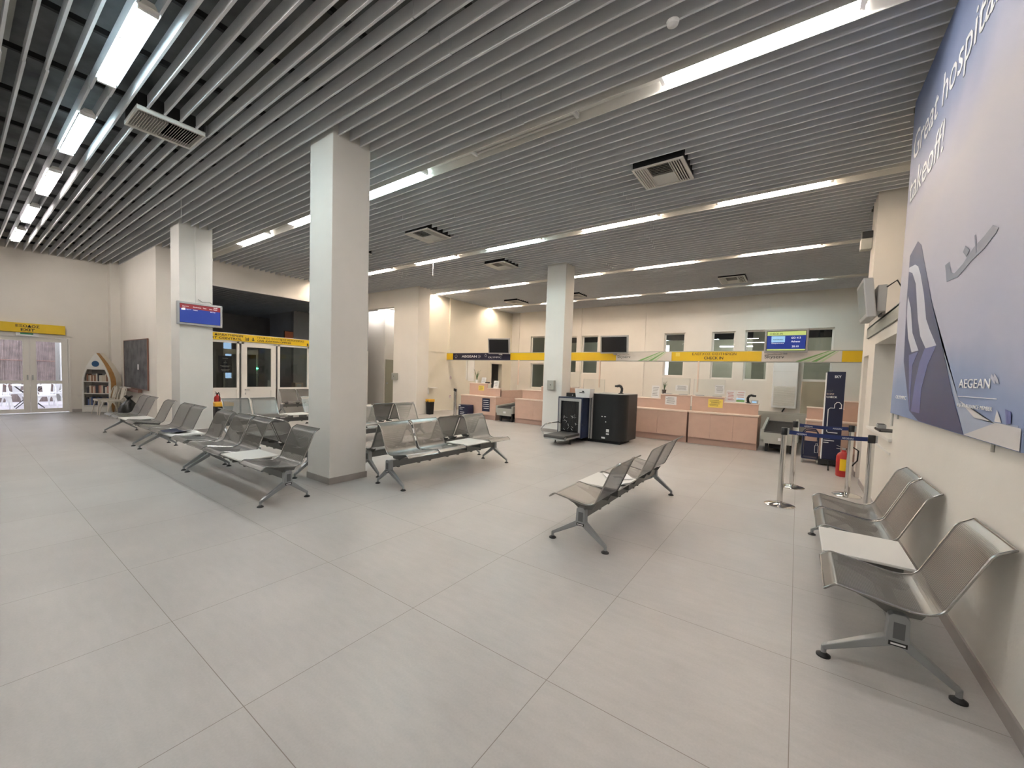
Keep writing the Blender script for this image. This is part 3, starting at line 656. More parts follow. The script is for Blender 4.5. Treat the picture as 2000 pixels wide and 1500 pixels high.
# ------------------------------------------------------------------ beam seating
W_ = .55
def seat_profile():
    pts = [(0, .418), (.052, .455)]
    pts = [Vector((a, b)) for a, b in [(0.0, .412), (.045, .452), (.38, .398), (.455, .43), (.60, .775), (.665, .815)]]
    def rnd(p0, p1, p2, r, n=5):
        a = (p0 - p1).normalized(); b = (p2 - p1).normalized(); A = p1 + a * r; B = p1 + b * r
        return [(A * (1 - t) ** 2 + p1 * 2 * t * (1 - t) + B * t * t) for t in [i / n for i in range(n + 1)]]
    out = [pts[0]]
    for i, r in ((1, .02), (2, .055), (3, .035), (4, .028)): out += rnd(pts[i - 1], pts[i], pts[i + 1], r)
    out.append(pts[-1]); return out
PROF = seat_profile()
def make_bench(label):
    t = thing('beam_bench', label, 'bench', (0, 0, 50))
    seats = (0, .585, 1.75)
    lens = [0]
    for a, b in zip(PROF[:-1], PROF[1:]): lens.append(lens[-1] + (b - a).length)
    for x0 in seats:
        mb = MB(); n = len(PROF); vs = []; fs = []
        for i, p in enumerate(PROF):
            for j, u in enumerate((0, W_)): vs.append((x0 + u, p.x, p.y)); mb.uv[i * 2 + j] = (u, lens[i])
        for i in range(n - 1): fs.append((i * 2, i * 2 + 1, i * 2 + 3, i * 2 + 2))
        sh = mb.add(vs, fs).build('seat_shell', 'seat', t, smooth=True)
        rim = [(x0 + .004, p.x, p.y) for p in PROF] + [(x0 + W_ - .004, p.x, p.y) for p in PROF[::-1]]
        MB().tube(rim, .0065, 6, closed=True).build('rim', 'seatrim', sh, smooth=True)
        for xb in (x0 + .09, x0 + W_ - .09):
            MB().prism([(xb - .012, .06, .432), (xb - .012, .395, .385), (xb - .012, .43, .40), (xb - .012, .40, .345), (xb - .012, .27, .335), (xb - .012, .22, .37)], (.024, 0, 0)).build('bracket', 'beam', t, bevel=.003)
    MB().box(1.175, 1.725, .01, .46, .425, .443).build('table_top', 'table', t, bevel=.004)
    [MB().box(a, a + .03, .1, .42, .335, .424).build('table_bracket', 'beam', t) for a in (1.27, 1.60)]
    mb = MB().box(-.04, 2.24, .285, .335, .255, .345)
    for xb in (.09, .46, .675, 1.045, 1.285, 1.615, 1.84, 2.21): mb.box(xb - .016, xb + .016, .29, .33, .238, .256)
    mb.build('beam', 'beam', t, bevel=.004)
    for x in (-.06, 2.24):
        sx = -1 if x < 0 else 1
        mb = MB().prism([(x - .03, .262, .205), (x - .03, .358, .205), (x - .03, .352, .345), (x - .03, .335, .362), (x - .03, .285, .362), (x - .03, .268, .345)], (.06, 0, 0))
        for ua, ub in ((.285, .02), (.335, .545)):
            s = 1 if ub > ua else -1
            mb.bar((x, ua, .215), (x, ub - s * .02, .068), .055, .05, .034, .030, up=(0, 0, 1)); mb.bar((x, ub - s * .025, .072), (x, ub, .055), .034, .03, .03, .028); mb.tube([(x, ub, .064), (x, ub, .018)], .014, 10)
        lg = mb.build('leg', 'alu', t, bevel=.006)
        for ub in (.02, .545): MB().lathe([(.034, 0), (.034, .008), (.018, .018), (.012, .024)], (x, ub, 0), 16).build('foot_pad', 'black', lg, smooth=True)
        MB().box(x + sx * .0305, x + sx * .032, .29, .335, .235, .32).build('cover_plate', 'aludark', lg)
        MB().box(x + sx * .0285, x + sx * .0325, .275, .348, .195, .218).build('maker_plate', 'black', lg)
        MB().box(x + sx * .0322, x + sx * .0332, .283, .340, .202, .211).build('maker_lettering', 'paper', lg)
    return t
b0 = make_bench('perforated steel bench against the right wall, closest to the camera')
def bench(loc, rz, label):
    return copy_tree(b0, (loc[0], loc[1], 0), math.radians(rz), label, 'perforated steel beam benches')
bench((.185, 5.15), -90, 'perforated steel bench against the right wall, closest to the camera')
bench((-1.83, 5.62), -90, 'steel bench standing alone in the middle of the floor, seen from behind')
bench((-6.93, 1.97), 0, 'steel bench left of the nearest column with its table beside the end seat')
bench((-9.38, 1.97), 0, 'middle bench of the front left row, dark papers on its table')
bench((-12.10, 1.97), 0, 'farthest bench of the front left row, nearest the exit')
bench((-5.66, 3.37), 180, 'bench standing back to back behind the front left row, left of the nearest column')
bench((-4.02, 3.50), 90, 'bench just right of the nearest column facing the right wall')
bench((-5.37, 5.88), -90, 'bench behind the nearest column, back to back with the one facing the right wall')
bench((-6.72, 4.22), 90, 'bench in the second pair behind the nearest column, facing right, near the tall opening')
bench((-8.07, 6.58), -90, 'bench in the second pair behind the nearest column, facing the passport partition')
bench((-9.50, 3.50), 90, 'bench left of the nearest column in front of the passport partition, backs reflecting light')
bench((-13.22, 6.45), 90, 'bench placed directly against the passport partition under the window')
for ch in list(b0.children):
    for g in list(ch.children): bpy.data.objects.remove(g)
    bpy.data.objects.remove(ch)
bpy.data.objects.remove(b0)
# papers
def sheet(name, c, w_, d, rz, mat, label, cat='paper', z=.4435, curl=0.0, parts=None):
    t = thing(name, label, cat, (c[0], c[1], z), math.radians(rz)); mb = MB(); n = 6
    for i in range(n):
        a = -w_ / 2 + w_ * i / n; b = a + w_ / n; za = curl * (abs(a) / w_ * 2) ** 2; zb = curl * (abs(b) / w_ * 2) ** 2
        mb.hexa([(a, -d / 2, za), (b, -d / 2, zb), (b, d / 2, zb), (a, d / 2, za)], [(a, -d / 2, za + .003), (b, -d / 2, zb + .003), (b, d / 2, zb + .003), (a, d / 2, za + .003)])
    mb.build('pages', mat, t); 
    MB().box(-w_ * .3, w_ * .3, -d * .3, d * .1, .0035, .0045).build('print', 'inkgrey' if mat == 'paper' else 'aludark', t)
sheet('magazine', (-8.05, 2.15), .36, .25, 20, 'shirt', 'dark open magazine lying on the table of the middle left bench', 'magazine', curl=.03)
sheet('leaflet', (-8.12, 2.02), .28, .15, -10, 'inkgrey', 'grey leaflet at the front edge of the table of the middle left bench', 'leaflet', z=.447)
sheet('leaflet', (-1.56, 4.37), .28, .21, 35, 'paper', 'white printed leaflet on the table of the bench standing alone', 'leaflet', curl=.012)
sheet('leaflet', (-1.42, 4.08), .2, .15, -25, 'paper', 'crumpled small leaflet behind the seat back on the lone bench table', 'leaflet', curl=.04)

# ------------------------------------------------------------------ poster on the right wall
PX = .84
t = thing('wall_poster', 'huge blue airline canvas poster on the right wall', 'poster', (PX, 4.4, 0))
box('canvas', 'poster', (PX, XR - .002, 2.88, 6.10, 1.26, 4.55), t)
def flat(name, pts, mat, lift, parent): return MB().prism([(PX - lift, a, b) for a, b in pts], (-.0008, 0, 0)).build(name, mat, parent, world=True)
pm = dict(a=M('print_navy', (.035, .045, .13), .42), b=M('print_pale', (.52, .53, .62), .42), c=M('print_blue', (.10, .12, .32), .42), d=M('print_sky', (.34, .40, .53), .42), e=M('print_white', (.62, .60, .60), .42), f=M('print_grey', (.17, .19, .26), .42))
flat('light_ray', [(4.80, 2.32), (4.43, 1.96), (3.79, 1.45), (3.35, 1.37), (2.93, 1.38), (2.90, 1.27), (3.67, 1.27)], pm['d'], .0006, t)
fn = flat('tail_fin', [(5.72, 2.86), (5.41, 2.92), (5.25, 2.84), (5.18, 2.76), (4.65, 2.18), (4.31, 1.86), (3.96, 1.51), (3.67, 1.265), (4.82, 1.265), (5.18, 1.33), (5.60, 1.80), (5.70, 2.40)], pm['a'], .0016, t)
flat('stripe', [(5.70, 2.74), (5.44, 2.71), (5.30, 2.66), (5.18, 2.56), (4.99, 2.35), (4.84, 2.12), (4.70, 2.02), (4.45, 1.87), (4.77, 1.87), (4.99, 1.99), (5.14, 2.16), (5.34, 2.51), (5.53, 2.65), (5.70, 2.70)], pm['b'], .0026, fn)
flat('stripe', [(5.65, 2.45), (5.48, 2.31), (5.31, 2.05), (5.02, 1.87), (5.28, 1.87), (5.48, 2.02), (5.63, 2.25)], pm['b'], .0026, fn)
flat('stripe', [(5.38, 1.85), (5.02, 1.86), (5.20, 1.75), (5.19, 1.52), (5.15, 1.34), (5.22, 1.40)], pm['c'], .0026, fn)
flat('stripe', [(4.80, 1.87), (4.45, 1.87), (4.66, 1.73), (4.80, 1.53), (4.79, 1.33), (5.11, 1.33), (5.04, 1.59), (4.94, 1.76)], pm['c'], .0026, fn)
flat('wing', [(3.20, 1.37), (3.35, 1.39), (3.79, 1.47), (3.5, 1.38), (2.89, 1.37), (2.885, 1.265), (3.66, 1.265)], pm['e'], .0036, t)
flat('winglet', [(3.18, 1.44), (3.11, 1.38), (3.20, 1.38)], pm['e'], .0046, t); flat('winglet', [(3.08, 1.45), (3.01, 1.44), (3.0, 1.385), (3.05, 1.375)], pm['c'], .0046, t)
ap = flat('aeroplane', [(4.40, 2.46), (4.29, 2.46), (4.23, 2.37), (4.15, 2.345), (3.97, 2.37), (3.79, 2.425), (3.62, 2.445), (3.49, 2.47), (3.40, 2.43), (3.43, 2.41), (3.60, 2.37), (3.80, 2.35), (4.07, 2.30), (4.21, 2.315), (4.32, 2.32)], pm['f'], .0026, t)
flat('engine', [(3.99, 2.45), (3.95, 2.48), (3.86, 2.43), (3.91, 2.40)], pm['f'], .0036, ap); flat('propeller', [(3.79, 2.50), (3.77, 2.50), (3.72, 2.38), (3.74, 2.38)], pm['f'], .0036, ap)
flat('logo_feather', [(3.26, 1.63), (3.21, 1.60), (3.19, 1.575), (3.22, 1.58), (3.27, 1.61)], pm['b'], .0036, t); flat('logo_feather', [(3.30, 1.63), (3.25, 1.60), (3.235, 1.575), (3.26, 1.58), (3.31, 1.61)], pm['b'], .0036, t)
Yd = (0, -1, 0); Zd = (0, 0, 1)
text('lettering', 'AEGEAN', (PX - .003, 3.83, 1.55), Yd, Zd, 'inkw', t, width=.52, height=.055)
text('lettering', 'A STAR ALLIANCE MEMBER', (PX - .003, 3.83, 1.43), Yd, Zd, 'inkw', t, width=.58, height=.022)
box('rule', 'inkw', (PX - .004, PX - .003, 3.20, 3.83, 1.495, 1.499), t)
text('lettering', 'OLYMPIC', (PX - .003, 5.84, 1.425), Yd, Zd, 'inkw', t, width=.5, height=.035)
text('lettering', 'Great hospitality', (PX - .003, 5.95, 3.78), Yd, Zd, 'inkw', t, width=2.62, height=.36)
text('lettering', 'takeoff!', (PX - .003, 5.98, 3.45), Yd, Zd, 'inkw', t, width=1.22, height=.27)
for yy in (3.25, 5.75): MB().tube([(PX + .012, yy, 1.262), (PX + .012, yy, 1.215)], .008, 6).build('hook', 'galv', t, world=True)

# ticket window things
t = thing('wall_monitor', 'boxy grey monitor tilted down on the metal ledge of the right wall', 'monitor', (.8, 7.3, 2.48))
def face(dx): return [(.66 + dx, 6.92, 2.42), (.66 + dx, 7.62, 2.42), (.60 + dx, 7.62, 2.92), (.60 + dx, 6.92, 2.92)]
MB().hexa(face(.0), face(.10)).build('bezel', 'silver', t, world=True, bevel=.012)
MB().hexa([(.653, 6.97, 2.47), (.653, 7.57, 2.47), (.603, 7.57, 2.87), (.603, 6.97, 2.87)], [(.66, 6.97, 2.47), (.66, 7.57, 2.47), (.61, 7.57, 2.87), (.61, 6.97, 2.87)]).build('screen', M('dull_screen', (.13, .15, .15), .3), t, world=True)
MB().box(.76, .85, 7.02, 7.5, 2.50, 2.84).box(.82, .86, 7.1, 7.4, 2.47, 2.52).build('back_housing', 'silver', t, world=True, bevel=.01)
MB().tube([(.84, 7.0, 2.8), (.92, 6.92, 2.86), (.98, 6.85, 2.7), (.97, 6.85, 2.5), (.95, 6.9, 2.475)], .008, 6).build('cable', 'black', t, world=True, smooth=True)
t = thing('motion_sensor', 'small beige box with dark top high on the right pillar', 'sensor', (.82, 9.15, 4.0))
box('body', 'galv', (.72, .868, 9.05, 9.2, 3.82, 4.0), t, bevel=.01); box('camera_cap', 'black', (.73, .868, 9.06, 9.2, 4.003, 4.12), t, bevel=.01)
t = thing('card_terminal', 'small grey card reader on the ticket window sill', 'card reader', (XR + .1, 7.45, .97))
box('body', 'silver', (XR + .04, XR + .13, 7.45, 7.6, .972, 1.03), t, bevel=.005); box('keypad', 'black', (XR + .05, XR + .12, 7.46, 7.59, 1.031, 1.036), t)
t = thing('counter_tray', 'flat black tray on the ticket window sill', 'tray', (XR + .1, 7.1, .972)); box('base', 'black', (XR + .0, XR + .2, 6.95, 7.35, .972, .985), t); box('rim', 'black', (XR + .0, XR + .012, 6.95, 7.35, .985, 1.0), t)

# ------------------------------------------------------------------ overhead sign band of the check-in hall
BY = 12.0
t = thing('sign_band', 'long yellow, navy and white sign band above the check-in counters', 'sign', (-5, BY + .07, 2.2))
z0, z1 = 2.08, 2.33
box('beam', 'galv', (XL, 3.0, BY + .01, BY + .14, z0 - .02, z1 + .02), t)
segs = [(XL + .005, -11.25, 'yellow'), (-11.25, -8.43, 'navy'), (-8.43, -4.50, 'yellow'), (-4.50, -2.90, 'skwhite'), (-2.90, -.76, 'yellow'), (-.76, .78, 'skwhite'), (.78, 3.0, 'yellow')]
pans = []
for a, b, mt in segs: pans.append(box('panel', mt, (a + .003, b - .003, BY, BY + .009, z0, z1), t))
Xd = (1, 0, 0); yt = BY - .001
text('lettering', 'AEGEAN', (-10.78, yt, 2.165), Xd, Zd, 'inkw', pans[1], width=.78, height=.085, bold=True)
text('lettering', 'OLYMPIC', (-9.45, yt, 2.145), Xd, Zd, 'inkw', pans[1], width=.62, height=.06)
for dx in (0, .06): MB().prism([(-9.93 + dx, yt, 2.27), (-9.88 + dx, yt, 2.21), (-9.93 + dx, yt, 2.14), (-9.90 + dx, yt, 2.21)], (0, -.002, 0)).build('feather_mark', 'inkw', pans[1], world=True)
mb = MB()
for k in range(5):
    a = math.pi / 2 + k * 2 * math.pi / 5; cx, cz = -11.08 + .06 * math.cos(a), 2.205 + .06 * math.sin(a); mb.box(cx - .012, cx + .012, yt - .002, yt, cz - .012, cz + .012)
for k in range(5): 
    a = math.pi / 2 + k * 2 * math.pi / 5; cx, cz = -9.57 + .04 * math.cos(a), 2.24 + .05 * math.sin(a); mb.box(cx - .012, cx + .012, yt - .002, yt, cz - .012, cz + .012)
mb.build('star_mark', 'inkw', pans[1], world=True)
text('lettering', 'ΕΛΕΓΧΟΣ ΕΙΣΙΤΗΡΙΩΝ', (-1.84, yt, 2.235), Xd, Zd, 'ink', pans[4], width=1.05, height=.07, center=True)
text('lettering', 'CHECK IN', (-1.84, yt, 2.125), Xd, Zd, 'ink', pans[4], width=.46, height=.075, center=True, bold=True)
box('sticker', 'paper_y', (-2.79, -2.68, BY - .002, BY, 2.21, 2.31), pans[4])
for p, x in ((3, -4.46), (5, -.70)):
    text('lettering', 'Skyserv', (x, yt, 2.13), Xd, Zd, 'inkgrey', pans[p], width=.40, height=.11)
    MB().tube([(x + .05, yt, 2.27), (x + .13, yt, 2.245), (x + .2, yt, 2.265), (x + .27, yt, 2.24), (x + .36, yt, 2.27)], .004, 5).build('gull_mark', 'inkgrey', pans[p], world=True)
    for a, c, mt in ((.62, .115, 'skgreen'), (.78, .10, 'skgreen2'), (.93, .10, 'skgreen'), (1.08, .07, 'skgreen2')):
        MB().prism([(x + a, yt, z0 + .002), (x + a + c, yt, z0 + .002), (x + a * .35 + 1.05, yt, z1 - .002), (x + a * .35 + 1.05 - c * .35, yt, z1 - .002)], (0, -.001, 0)).build('green_stripe', mt, pans[p], world=True)
for x, ztop in ((-8.05, 1.2), (-2.19, 1.24), (-5.0, 1.24)): MB().box(x - .018, x + .018, BY - .03, BY + .01, ztop, z0).build('post', 'lamedge', t, world=True)
box('post', 'white', (-10.55, -10.50, BY + .01, BY + .06, 1.3, z0 - .02), t); box('pillar_panel', 'white', (-10.45, -10.15, BY + .02, BY + .06, 1.26, z0 - .02), t)

def monitor(name, label, x, y, z, w_, h, d, rz=0, tilt=0, scr='screenoff', bez='silver'):
    t = thing(name, label, 'screen', (x, y, z), rz); c, s = math.cos(tilt), math.sin(tilt)
    def P(a, b, c_): return (a, -s * c_ + c * b, c * c_ + s * b)
    def bx_(x0, x1, y0, y1, z0, z1): 
        q = [P(a, b, c_) for c_ in (z0, z1) for a, b in ((x0, y0), (x1, y0), (x1, y1), (x0, y1))]; return MB().hexa(q[:4], q[4:])
    bx_(-w_ / 2, w_ / 2, 0, d, -h / 2, h / 2).build('bezel', bez, t, bevel=.01)
    f = .045; bx_(-w_ / 2 + f, w_ / 2 - f, -.003, .001, -h / 2 + f, h / 2 - f).build('screen', scr, t)
    MB().box(-.12, .12, d, d + .05, -.12, .12).build('mount', 'silver', t); (MB().box(-.04, .04, d + .05, 11.998 - y, -h / 2 - .03, -.05).build('bracket', 'silver', t) if y > 10 else None)
    return t, P
monitor('flight_screen', 'switched off black screen over the navy airline sign panel', -8.76, 11.72, 2.56, .84, .56, .07, math.radians(14), math.radians(8))
monitor('flight_screen', 'switched off wide black screen just right of the column beside the scanner', -4.51, 11.80, 2.55, .84, .54, .07, math.radians(4), math.radians(8))
t, P = monitor('flight_screen', 'lit CHECK IN screen announcing a flight to Athens, above the rightmost sign panels', -.28, 11.78, 2.56, .86, .56, .07, 0, math.radians(6))
def scrbox(name, mt, x0, x1, z0, z1, t, P, yo=-.006):
    q = [P(a, b, c_) for c_ in (z0, z1) for a, b in ((x0, yo), (x1, yo), (x1, yo + .002), (x0, yo + .002))]; return MB().hexa(q[:4], q[4:]).build(name, mt, t)
scrbox('display', 'bluedisp', -.375, .375, -.225, .225, t, P, -.0055); scrbox('header_bar', 'litg', -.375, .375, .13, .225, t, P, -.008); scrbox('footer_bar', 'litg', -.375, .375, -.225, -.19, t, P, -.008)
scrbox('airline_box', 'litb', -.29, -.02, -.03, .115, t, P, -.008)
def scrtext(s, x, z, h, mt, t, P, wd=None, off=-.0095):
    mw = WM[t.name]; o = mw @ Vector(P(x, off, z)); xd = mw.to_3x3() @ Vector((1, 0, 0)); zd = (mw @ Vector(P(x, off, z + 1))) - o
    text('screen_text', s, o, xd, zd, mt, t, height=h, width=wd, ex=.001)
scrtext('CHECK-IN', -.33, .15, .045, 'ink', t, P, .26); scrtext('AEGEAN', -.26, .02, .03, 'navy', t, P, .2); scrtext('Departure', -.28, -.075, .035, 'litw', t, P, .24)
scrtext('GO 413', .10, .05, .042, 'litw', t, P, .18); scrtext('Athens', .10, -.035, .042, 'litw', t, P, .17); scrtext('20:10', .12, -.15, .04, 'litw', t, P, .13)
# flight information screen on the left column
t, P = monitor('flight_screen', 'lit red and blue flight information screen on the far left column', -10.80, 3.34, 2.655, .85, .50, .08, math.radians(90), 0)
scrbox('display', 'bluedisp', -.375, .375, -.2, .2, t, P, -.0055); scrbox('header_bar', 'reddisp', -.375, .375, .10, .2, t, P, -.008)
for x, z, s, h in ((-.33, .135, 'Departures', .022), (-.33, .105, 'Flight', .022), (-.14, .135, 'Destination', .022), (.04, .135, 'Time', .022), (.24, .165, '20:08', .025), (.16, .13, 'Gate  Status', .022), (-.14, .072, 'Athens', .02), (.18, .072, '20:10 ok', .02), (-.26, .072, 'GQ 413', .02)): scrtext(s, x, z, h, 'litw', t, P)
scrbox('airline_box', 'litw', -.35, -.28, .065, .098, t, P, -.008)
MB().tube([(.25, .06, .25), (.2, .05, .30), (.05, .06, .29), (-.02, .08, .34)], .004, 5).build('cable', 'black', t, smooth=True)

# ------------------------------------------------------------------ check-in counters
def counter(name, label, x0, x1, riser, npan, depth=1.0, loww=.30, side=True):
    """riser: list of (xa, xb, ztop)"""
    yf = 10.8; t = thing(name, label, 'counter', ((x0 + x1) / 2, yf + .3, 0))
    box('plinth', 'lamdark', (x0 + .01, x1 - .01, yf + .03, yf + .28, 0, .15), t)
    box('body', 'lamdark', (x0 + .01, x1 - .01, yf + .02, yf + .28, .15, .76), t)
    wp = (x1 - x0) / npan
    for i in range(npan): box('front_panel', 'lam', (x0 + i * wp + .002, x0 + (i + 1) * wp - .002, yf, yf + .019, .155, .758), t)
    box('end_panel', 'lam', (x0, x0 + .009, yf + .02, yf + depth, 0, .758), t); box('end_panel', 'lam', (x1 - .009, x1, yf + .02, yf + depth, 0, .758), t)
    box('customer_shelf', 'lamedge', (x0 - .015, x1 + .015, yf - .02, yf + .30, .76, .79), t, bevel=.003)
    for xa, xb, zt in riser:
        box('riser', 'lam', (xa, xb, yf + .30, yf + .32, .30, zt - .022), t)
        box('riser_cap', 'lamedge', (xa - .005, xb + .005, yf + .28, yf + .52, zt - .02, zt), t, bevel=.003)
    box('worktop', 'lamedge', (x0 + .01, x1 - .01, yf + .33, yf + depth, .72, .745), t)
    return t
counter('check_in_counter', 'pink beige check-in counter beside the dark scanner, left half of the central pair', -3.59, -2.17, [(-3.55, -2.90, 1.05), (-2.90, -2.17, 1.17)], 2)
counter('check_in_counter', 'pink beige check-in counter with the yellow notice, right half of the central pair', -2.13, -.68, [(-2.13, -1.41, 1.17), (-1.41, -.70, 1.05)], 3)
tA = counter('check_in_counter', 'pink beige check-in counter at the far left under the navy airline sign', -9.68, -8.14, [(-9.55, -8.72, 1.22), (-8.72, -8.14, 1.06)], 1, 1.0)
box('side_cabinet', 'lam', (-8.14, -8.12, 10.8, 13.0, 0, .75), tA); box('side_riser', 'lam', (-8.16, -8.14, 11.1, 12.6, .75, 1.0), tA)
counter('check_in_counter', 'pink beige check-in counter left of the column beside the scanner', -7.34, -5.95, [(-7.26, -6.55, 1.07), (-6.55, -5.95, 1.22)], 2)
counter('check_in_counter', 'pink beige check-in counter mostly hidden behind the dark scanner', -5.85, -4.45, [(-5.85, -5.2, 1.22), (-5.2, -4.45, 1.05)], 2)
counter('check_in_counter', 'pink beige check-in counter at the far right behind the blue totem', .20, 1.6, [(.20, .82, 1.05), (.82, 1.6, 1.22)], 2)
def screen_glass(label, x0, x1, z0, z1, y=11.18, post=()):
    t = thing('acrylic_screen', label, 'screen guard', ((x0 + x1) / 2, y, z0)); box('sheet', 'acryl', (x0, x1, y, y + .006, z0 + .02, z1), t)
    box('foot', 'silver', (x0 + .05, x0 + .25, y - .03, y + .04, z0, z0 + .02), t); box('foot', 'silver', (x1 - .25, x1 - .05, y - .03, y + .04, z0, z0 + .02), t)
    box('edge_profile', 'silver', (x0 - .004, x0, y - .002, y + .008, z0 + .02, z1), t); box('edge_profile', 'silver', (x1, x1 + .004, y - .002, y + .008, z0 + .02, z1), t)
screen_glass('clear acrylic guard on the left central counter, in front of the small plant', -2.90, -2.22, 1.17, 1.60)
screen_glass('clear acrylic guard on the right central counter above the yellow notice', -2.12, -1.43, 1.17, 1.59)
screen_glass('clear acrylic guard on the counter behind the dark scanner', -5.84, -5.25, 1.22, 1.72)
screen_glass('low clear acrylic guard right of the scanner guard with a dark post', -5.15, -4.5, 1.05, 1.50)
def notice(name, label, x0, x1, z0, z1, y, mat='paper', ink='inkgrey', cat='notice', lean=0.0, lines=6, title=None):
    t = thing(name, label, cat, ((x0 + x1) / 2, y, z0))
    MB().hexa([(x0, y, z0), (x1, y, z0), (x1, y + .003, z0), (x0, y + .003, z0)], [(x0, y + lean, z1), (x1, y + lean, z1), (x1, y + .003 + lean, z1), (x0, y + .003 + lean, z1)]).build('sheet', mat, t, world=True)
    mb = MB(); h = z1 - z0; rnd = random.Random(int(x0 * 100))
    for i in range(lines):
        z = z1 - h * (.15 + .75 * i / lines); s = lean * (z - z0) / h; ww = (x1 - x0); a = x0 + ww * rnd.uniform(.08, .22); b = x1 - ww * rnd.uniform(.08, .3)
        mb.box(a, b, y - .0015 + s, y - .0005 + s, z - h * .035, z)
    mb.build('print', ink, t, world=True); return t
notice('notice', 'white printed notice stuck to the riser of the left central counter', -2.78, -2.50, .90, 1.12, 11.095)
notice('notice', 'yellow printed notice stuck to the riser of the right central counter', -1.76, -1.44, .90, 1.11, 11.095, 'paper_y', 'ink')
notice('notice', 'yellow notice on the riser of the far left counter', -9.13, -8.88, .96, 1.13, 11.095, 'paper_y', 'ink')
notice('notice', 'white notice taped low inside the left acrylic guard', -2.56, -2.26, 1.27, 1.42, 11.172, 'paper')
notice('notice', 'pale notice taped inside the right acrylic guard', -1.64, -1.44, 1.24, 1.46, 11.172, 'paper')
notice('sign_holder', 'white sheet in a stand left of the small plant on the central counter', -3.18, -2.98, 1.052, 1.38, 11.22, 'paper', lean=.05, cat='sign holder')
notice('sign_holder', 'red headed white information sheet standing on the right central counter', -1.39, -1.19, 1.052, 1.34, 11.2, 'paper', 'red', lean=.03, cat='sign holder')
tt = notice('sign_holder', 'colour printed baggage rules sheet beside the black phone arm', -1.18, -.99, 1.052, 1.34, 11.2, 'paper', 'red', lean=.03, lines=4, cat='sign holder')
box('green_band', 'skgreen', (-1.17, -1.0, 11.198, 11.2, 1.07, 1.12), tt); box('blue_band', 'litb', (-1.17, -1.0, 11.197, 11.1995, 1.13, 1.155), tt)
notice('navy_poster', 'dark blue poster on the front of the far left counter', -8.70, -8.37, .27, .72, 10.795, 'navy2', 'inkw', cat='poster', lines=5)
notice('sign_holder', 'white framed card on the lower ledge of the far left counter', -8.55, -8.33, 1.062, 1.32, 11.2, 'paper', lean=.04, cat='sign holder')
notice('sign_holder', 'white card next to the potted plant on the far left counter', -9.1, -8.9, 1.222, 1.42, 11.2, 'paper', lean=.04, cat='sign holder')
t = thing('desk_tray', 'dark stapler shaped tray on the far left counter', 'tray', (-8.85, 11.2, 1.22)); box('body', 'black', (-8.88, -8.74, 11.15, 11.25, 1.222, 1.26), t, bevel=.005); box('lid', 'aludark', (-8.875, -8.745, 11.155, 11.245, 1.261, 1.268), t)
t = thing('leaflet_box', 'dark blue leaflet box standing on the floor before the far left counter', 'box', (-9.3, 10.4, 0))
box('carton', 'navy2', (-9.47, -9.05, 10.45, 10.75, 0.0, .46), t, bevel=.004)
mb = MB()
for z, a, b in ((.36, -9.42, -9.2), (.30, -9.42, -9.28), (.2, -9.4, -9.2), (.14, -9.4, -9.22), (.08, -9.4, -9.26)): mb.box(a, b, 10.447, 10.449, z, z + .015)
mb.box(-9.46, -9.38, 10.447, 10.449, .41, .45); mb.build('print', 'inkw', t, world=True)
def plant(label, x, y, z, potmat, h, n=9):
    t = thing('potted_plant', label, 'plant', (x, y, z)); MB().lathe([(.04, 0), (.055, .1), (.058, .11), (.05, .11)], (0, 0, 0), 14).build('pot', potmat, t, smooth=True)
    rnd = random.Random(int(x * 10))
    mb = MB()
    for i in range(n):
        a = rnd.uniform(0, 6.28); l = h * rnd.uniform(.55, 1); s = rnd.uniform(.03, .13) * (l / .3); w_ = .014
        px, py = -math.sin(a), math.cos(a); c = [(0, 0), (s * .25, .45), (s * .7, .8), (s * 1.15, 1.0)]
        for j in range(3):
            r0, q0 = c[j]; r1, q1 = c[j + 1]; wa = w_ * (1 - q0 * .7); wb = w_ * (1 - q1 * .98)
            A = Vector((r0 * math.cos(a), r0 * math.sin(a), .1 + q0 * l)); B = Vector((r1 * math.cos(a), r1 * math.sin(a), .1 + q1 * l)); sx = Vector((px, py, 0))
            up = Vector((math.cos(a), math.sin(a), 0)) * .003
            mb.hexa([A - sx * wa, A + sx * wa, A + sx * wa + up, A - sx * wa + up], [B - sx * wb, B + sx * wb, B + sx * wb + up, B - sx * wb + up])
    mb.build('leaves', 'leaf', t); return t
plant('small spiky plant in a brown pot behind the left acrylic guard of the central counter', -2.87, 11.30, 1.17, 'pot', .26)
plant('spiky plant in a white pot on the far left counter', -9.3, 11.2, 1.22, 'whitep', .42, 12)
def scanner(label, x, y, z, s=1.0, fl=1):
    t = thing('barcode_scanner', label, 'scanner', (x, y, z)); MB().lathe([(.06, 0), (.06, .012), (.03, .02)], n=16).build('stand_base', 'black', t, smooth=True)
    MB().tube([(0, 0, .01), (.015 * fl, 0, .06), (.02 * fl, 0, .12), (-.005 * fl, 0, .17), (-.05 * fl, 0, .19), (-.10 * fl, 0, .175)], .028 * s, 8).build('handle', 'black', t, smooth=True)
    MB().box(-.15, -.08, -.03, .03, .155, .20).build('head', 'black', t, bevel=.01) if fl > 0 else MB().box(.08, .15, -.03, .03, .155, .20).build('head', 'black', t, bevel=.01)
    return t
scanner('black handheld scanner on its stand on top of the dark scanner cabinet', -3.40, 9.50, 1.175, 1.15, 1)
scanner('black phone arm standing on the right central counter beside a small device', -.92, 11.25, 1.05, 1, -1)
t = thing('card_terminal', 'small blue lit device at the right end of the central counter', 'card reader', (-.78, 11.2, 1.05)); box('body', 'silver', (-.86, -.72, 11.14, 11.24, 1.052, 1.13), t, bevel=.006); box('display', 'litb', (-.84, -.75, 11.136, 11.1395, 1.07, 1.11), t)

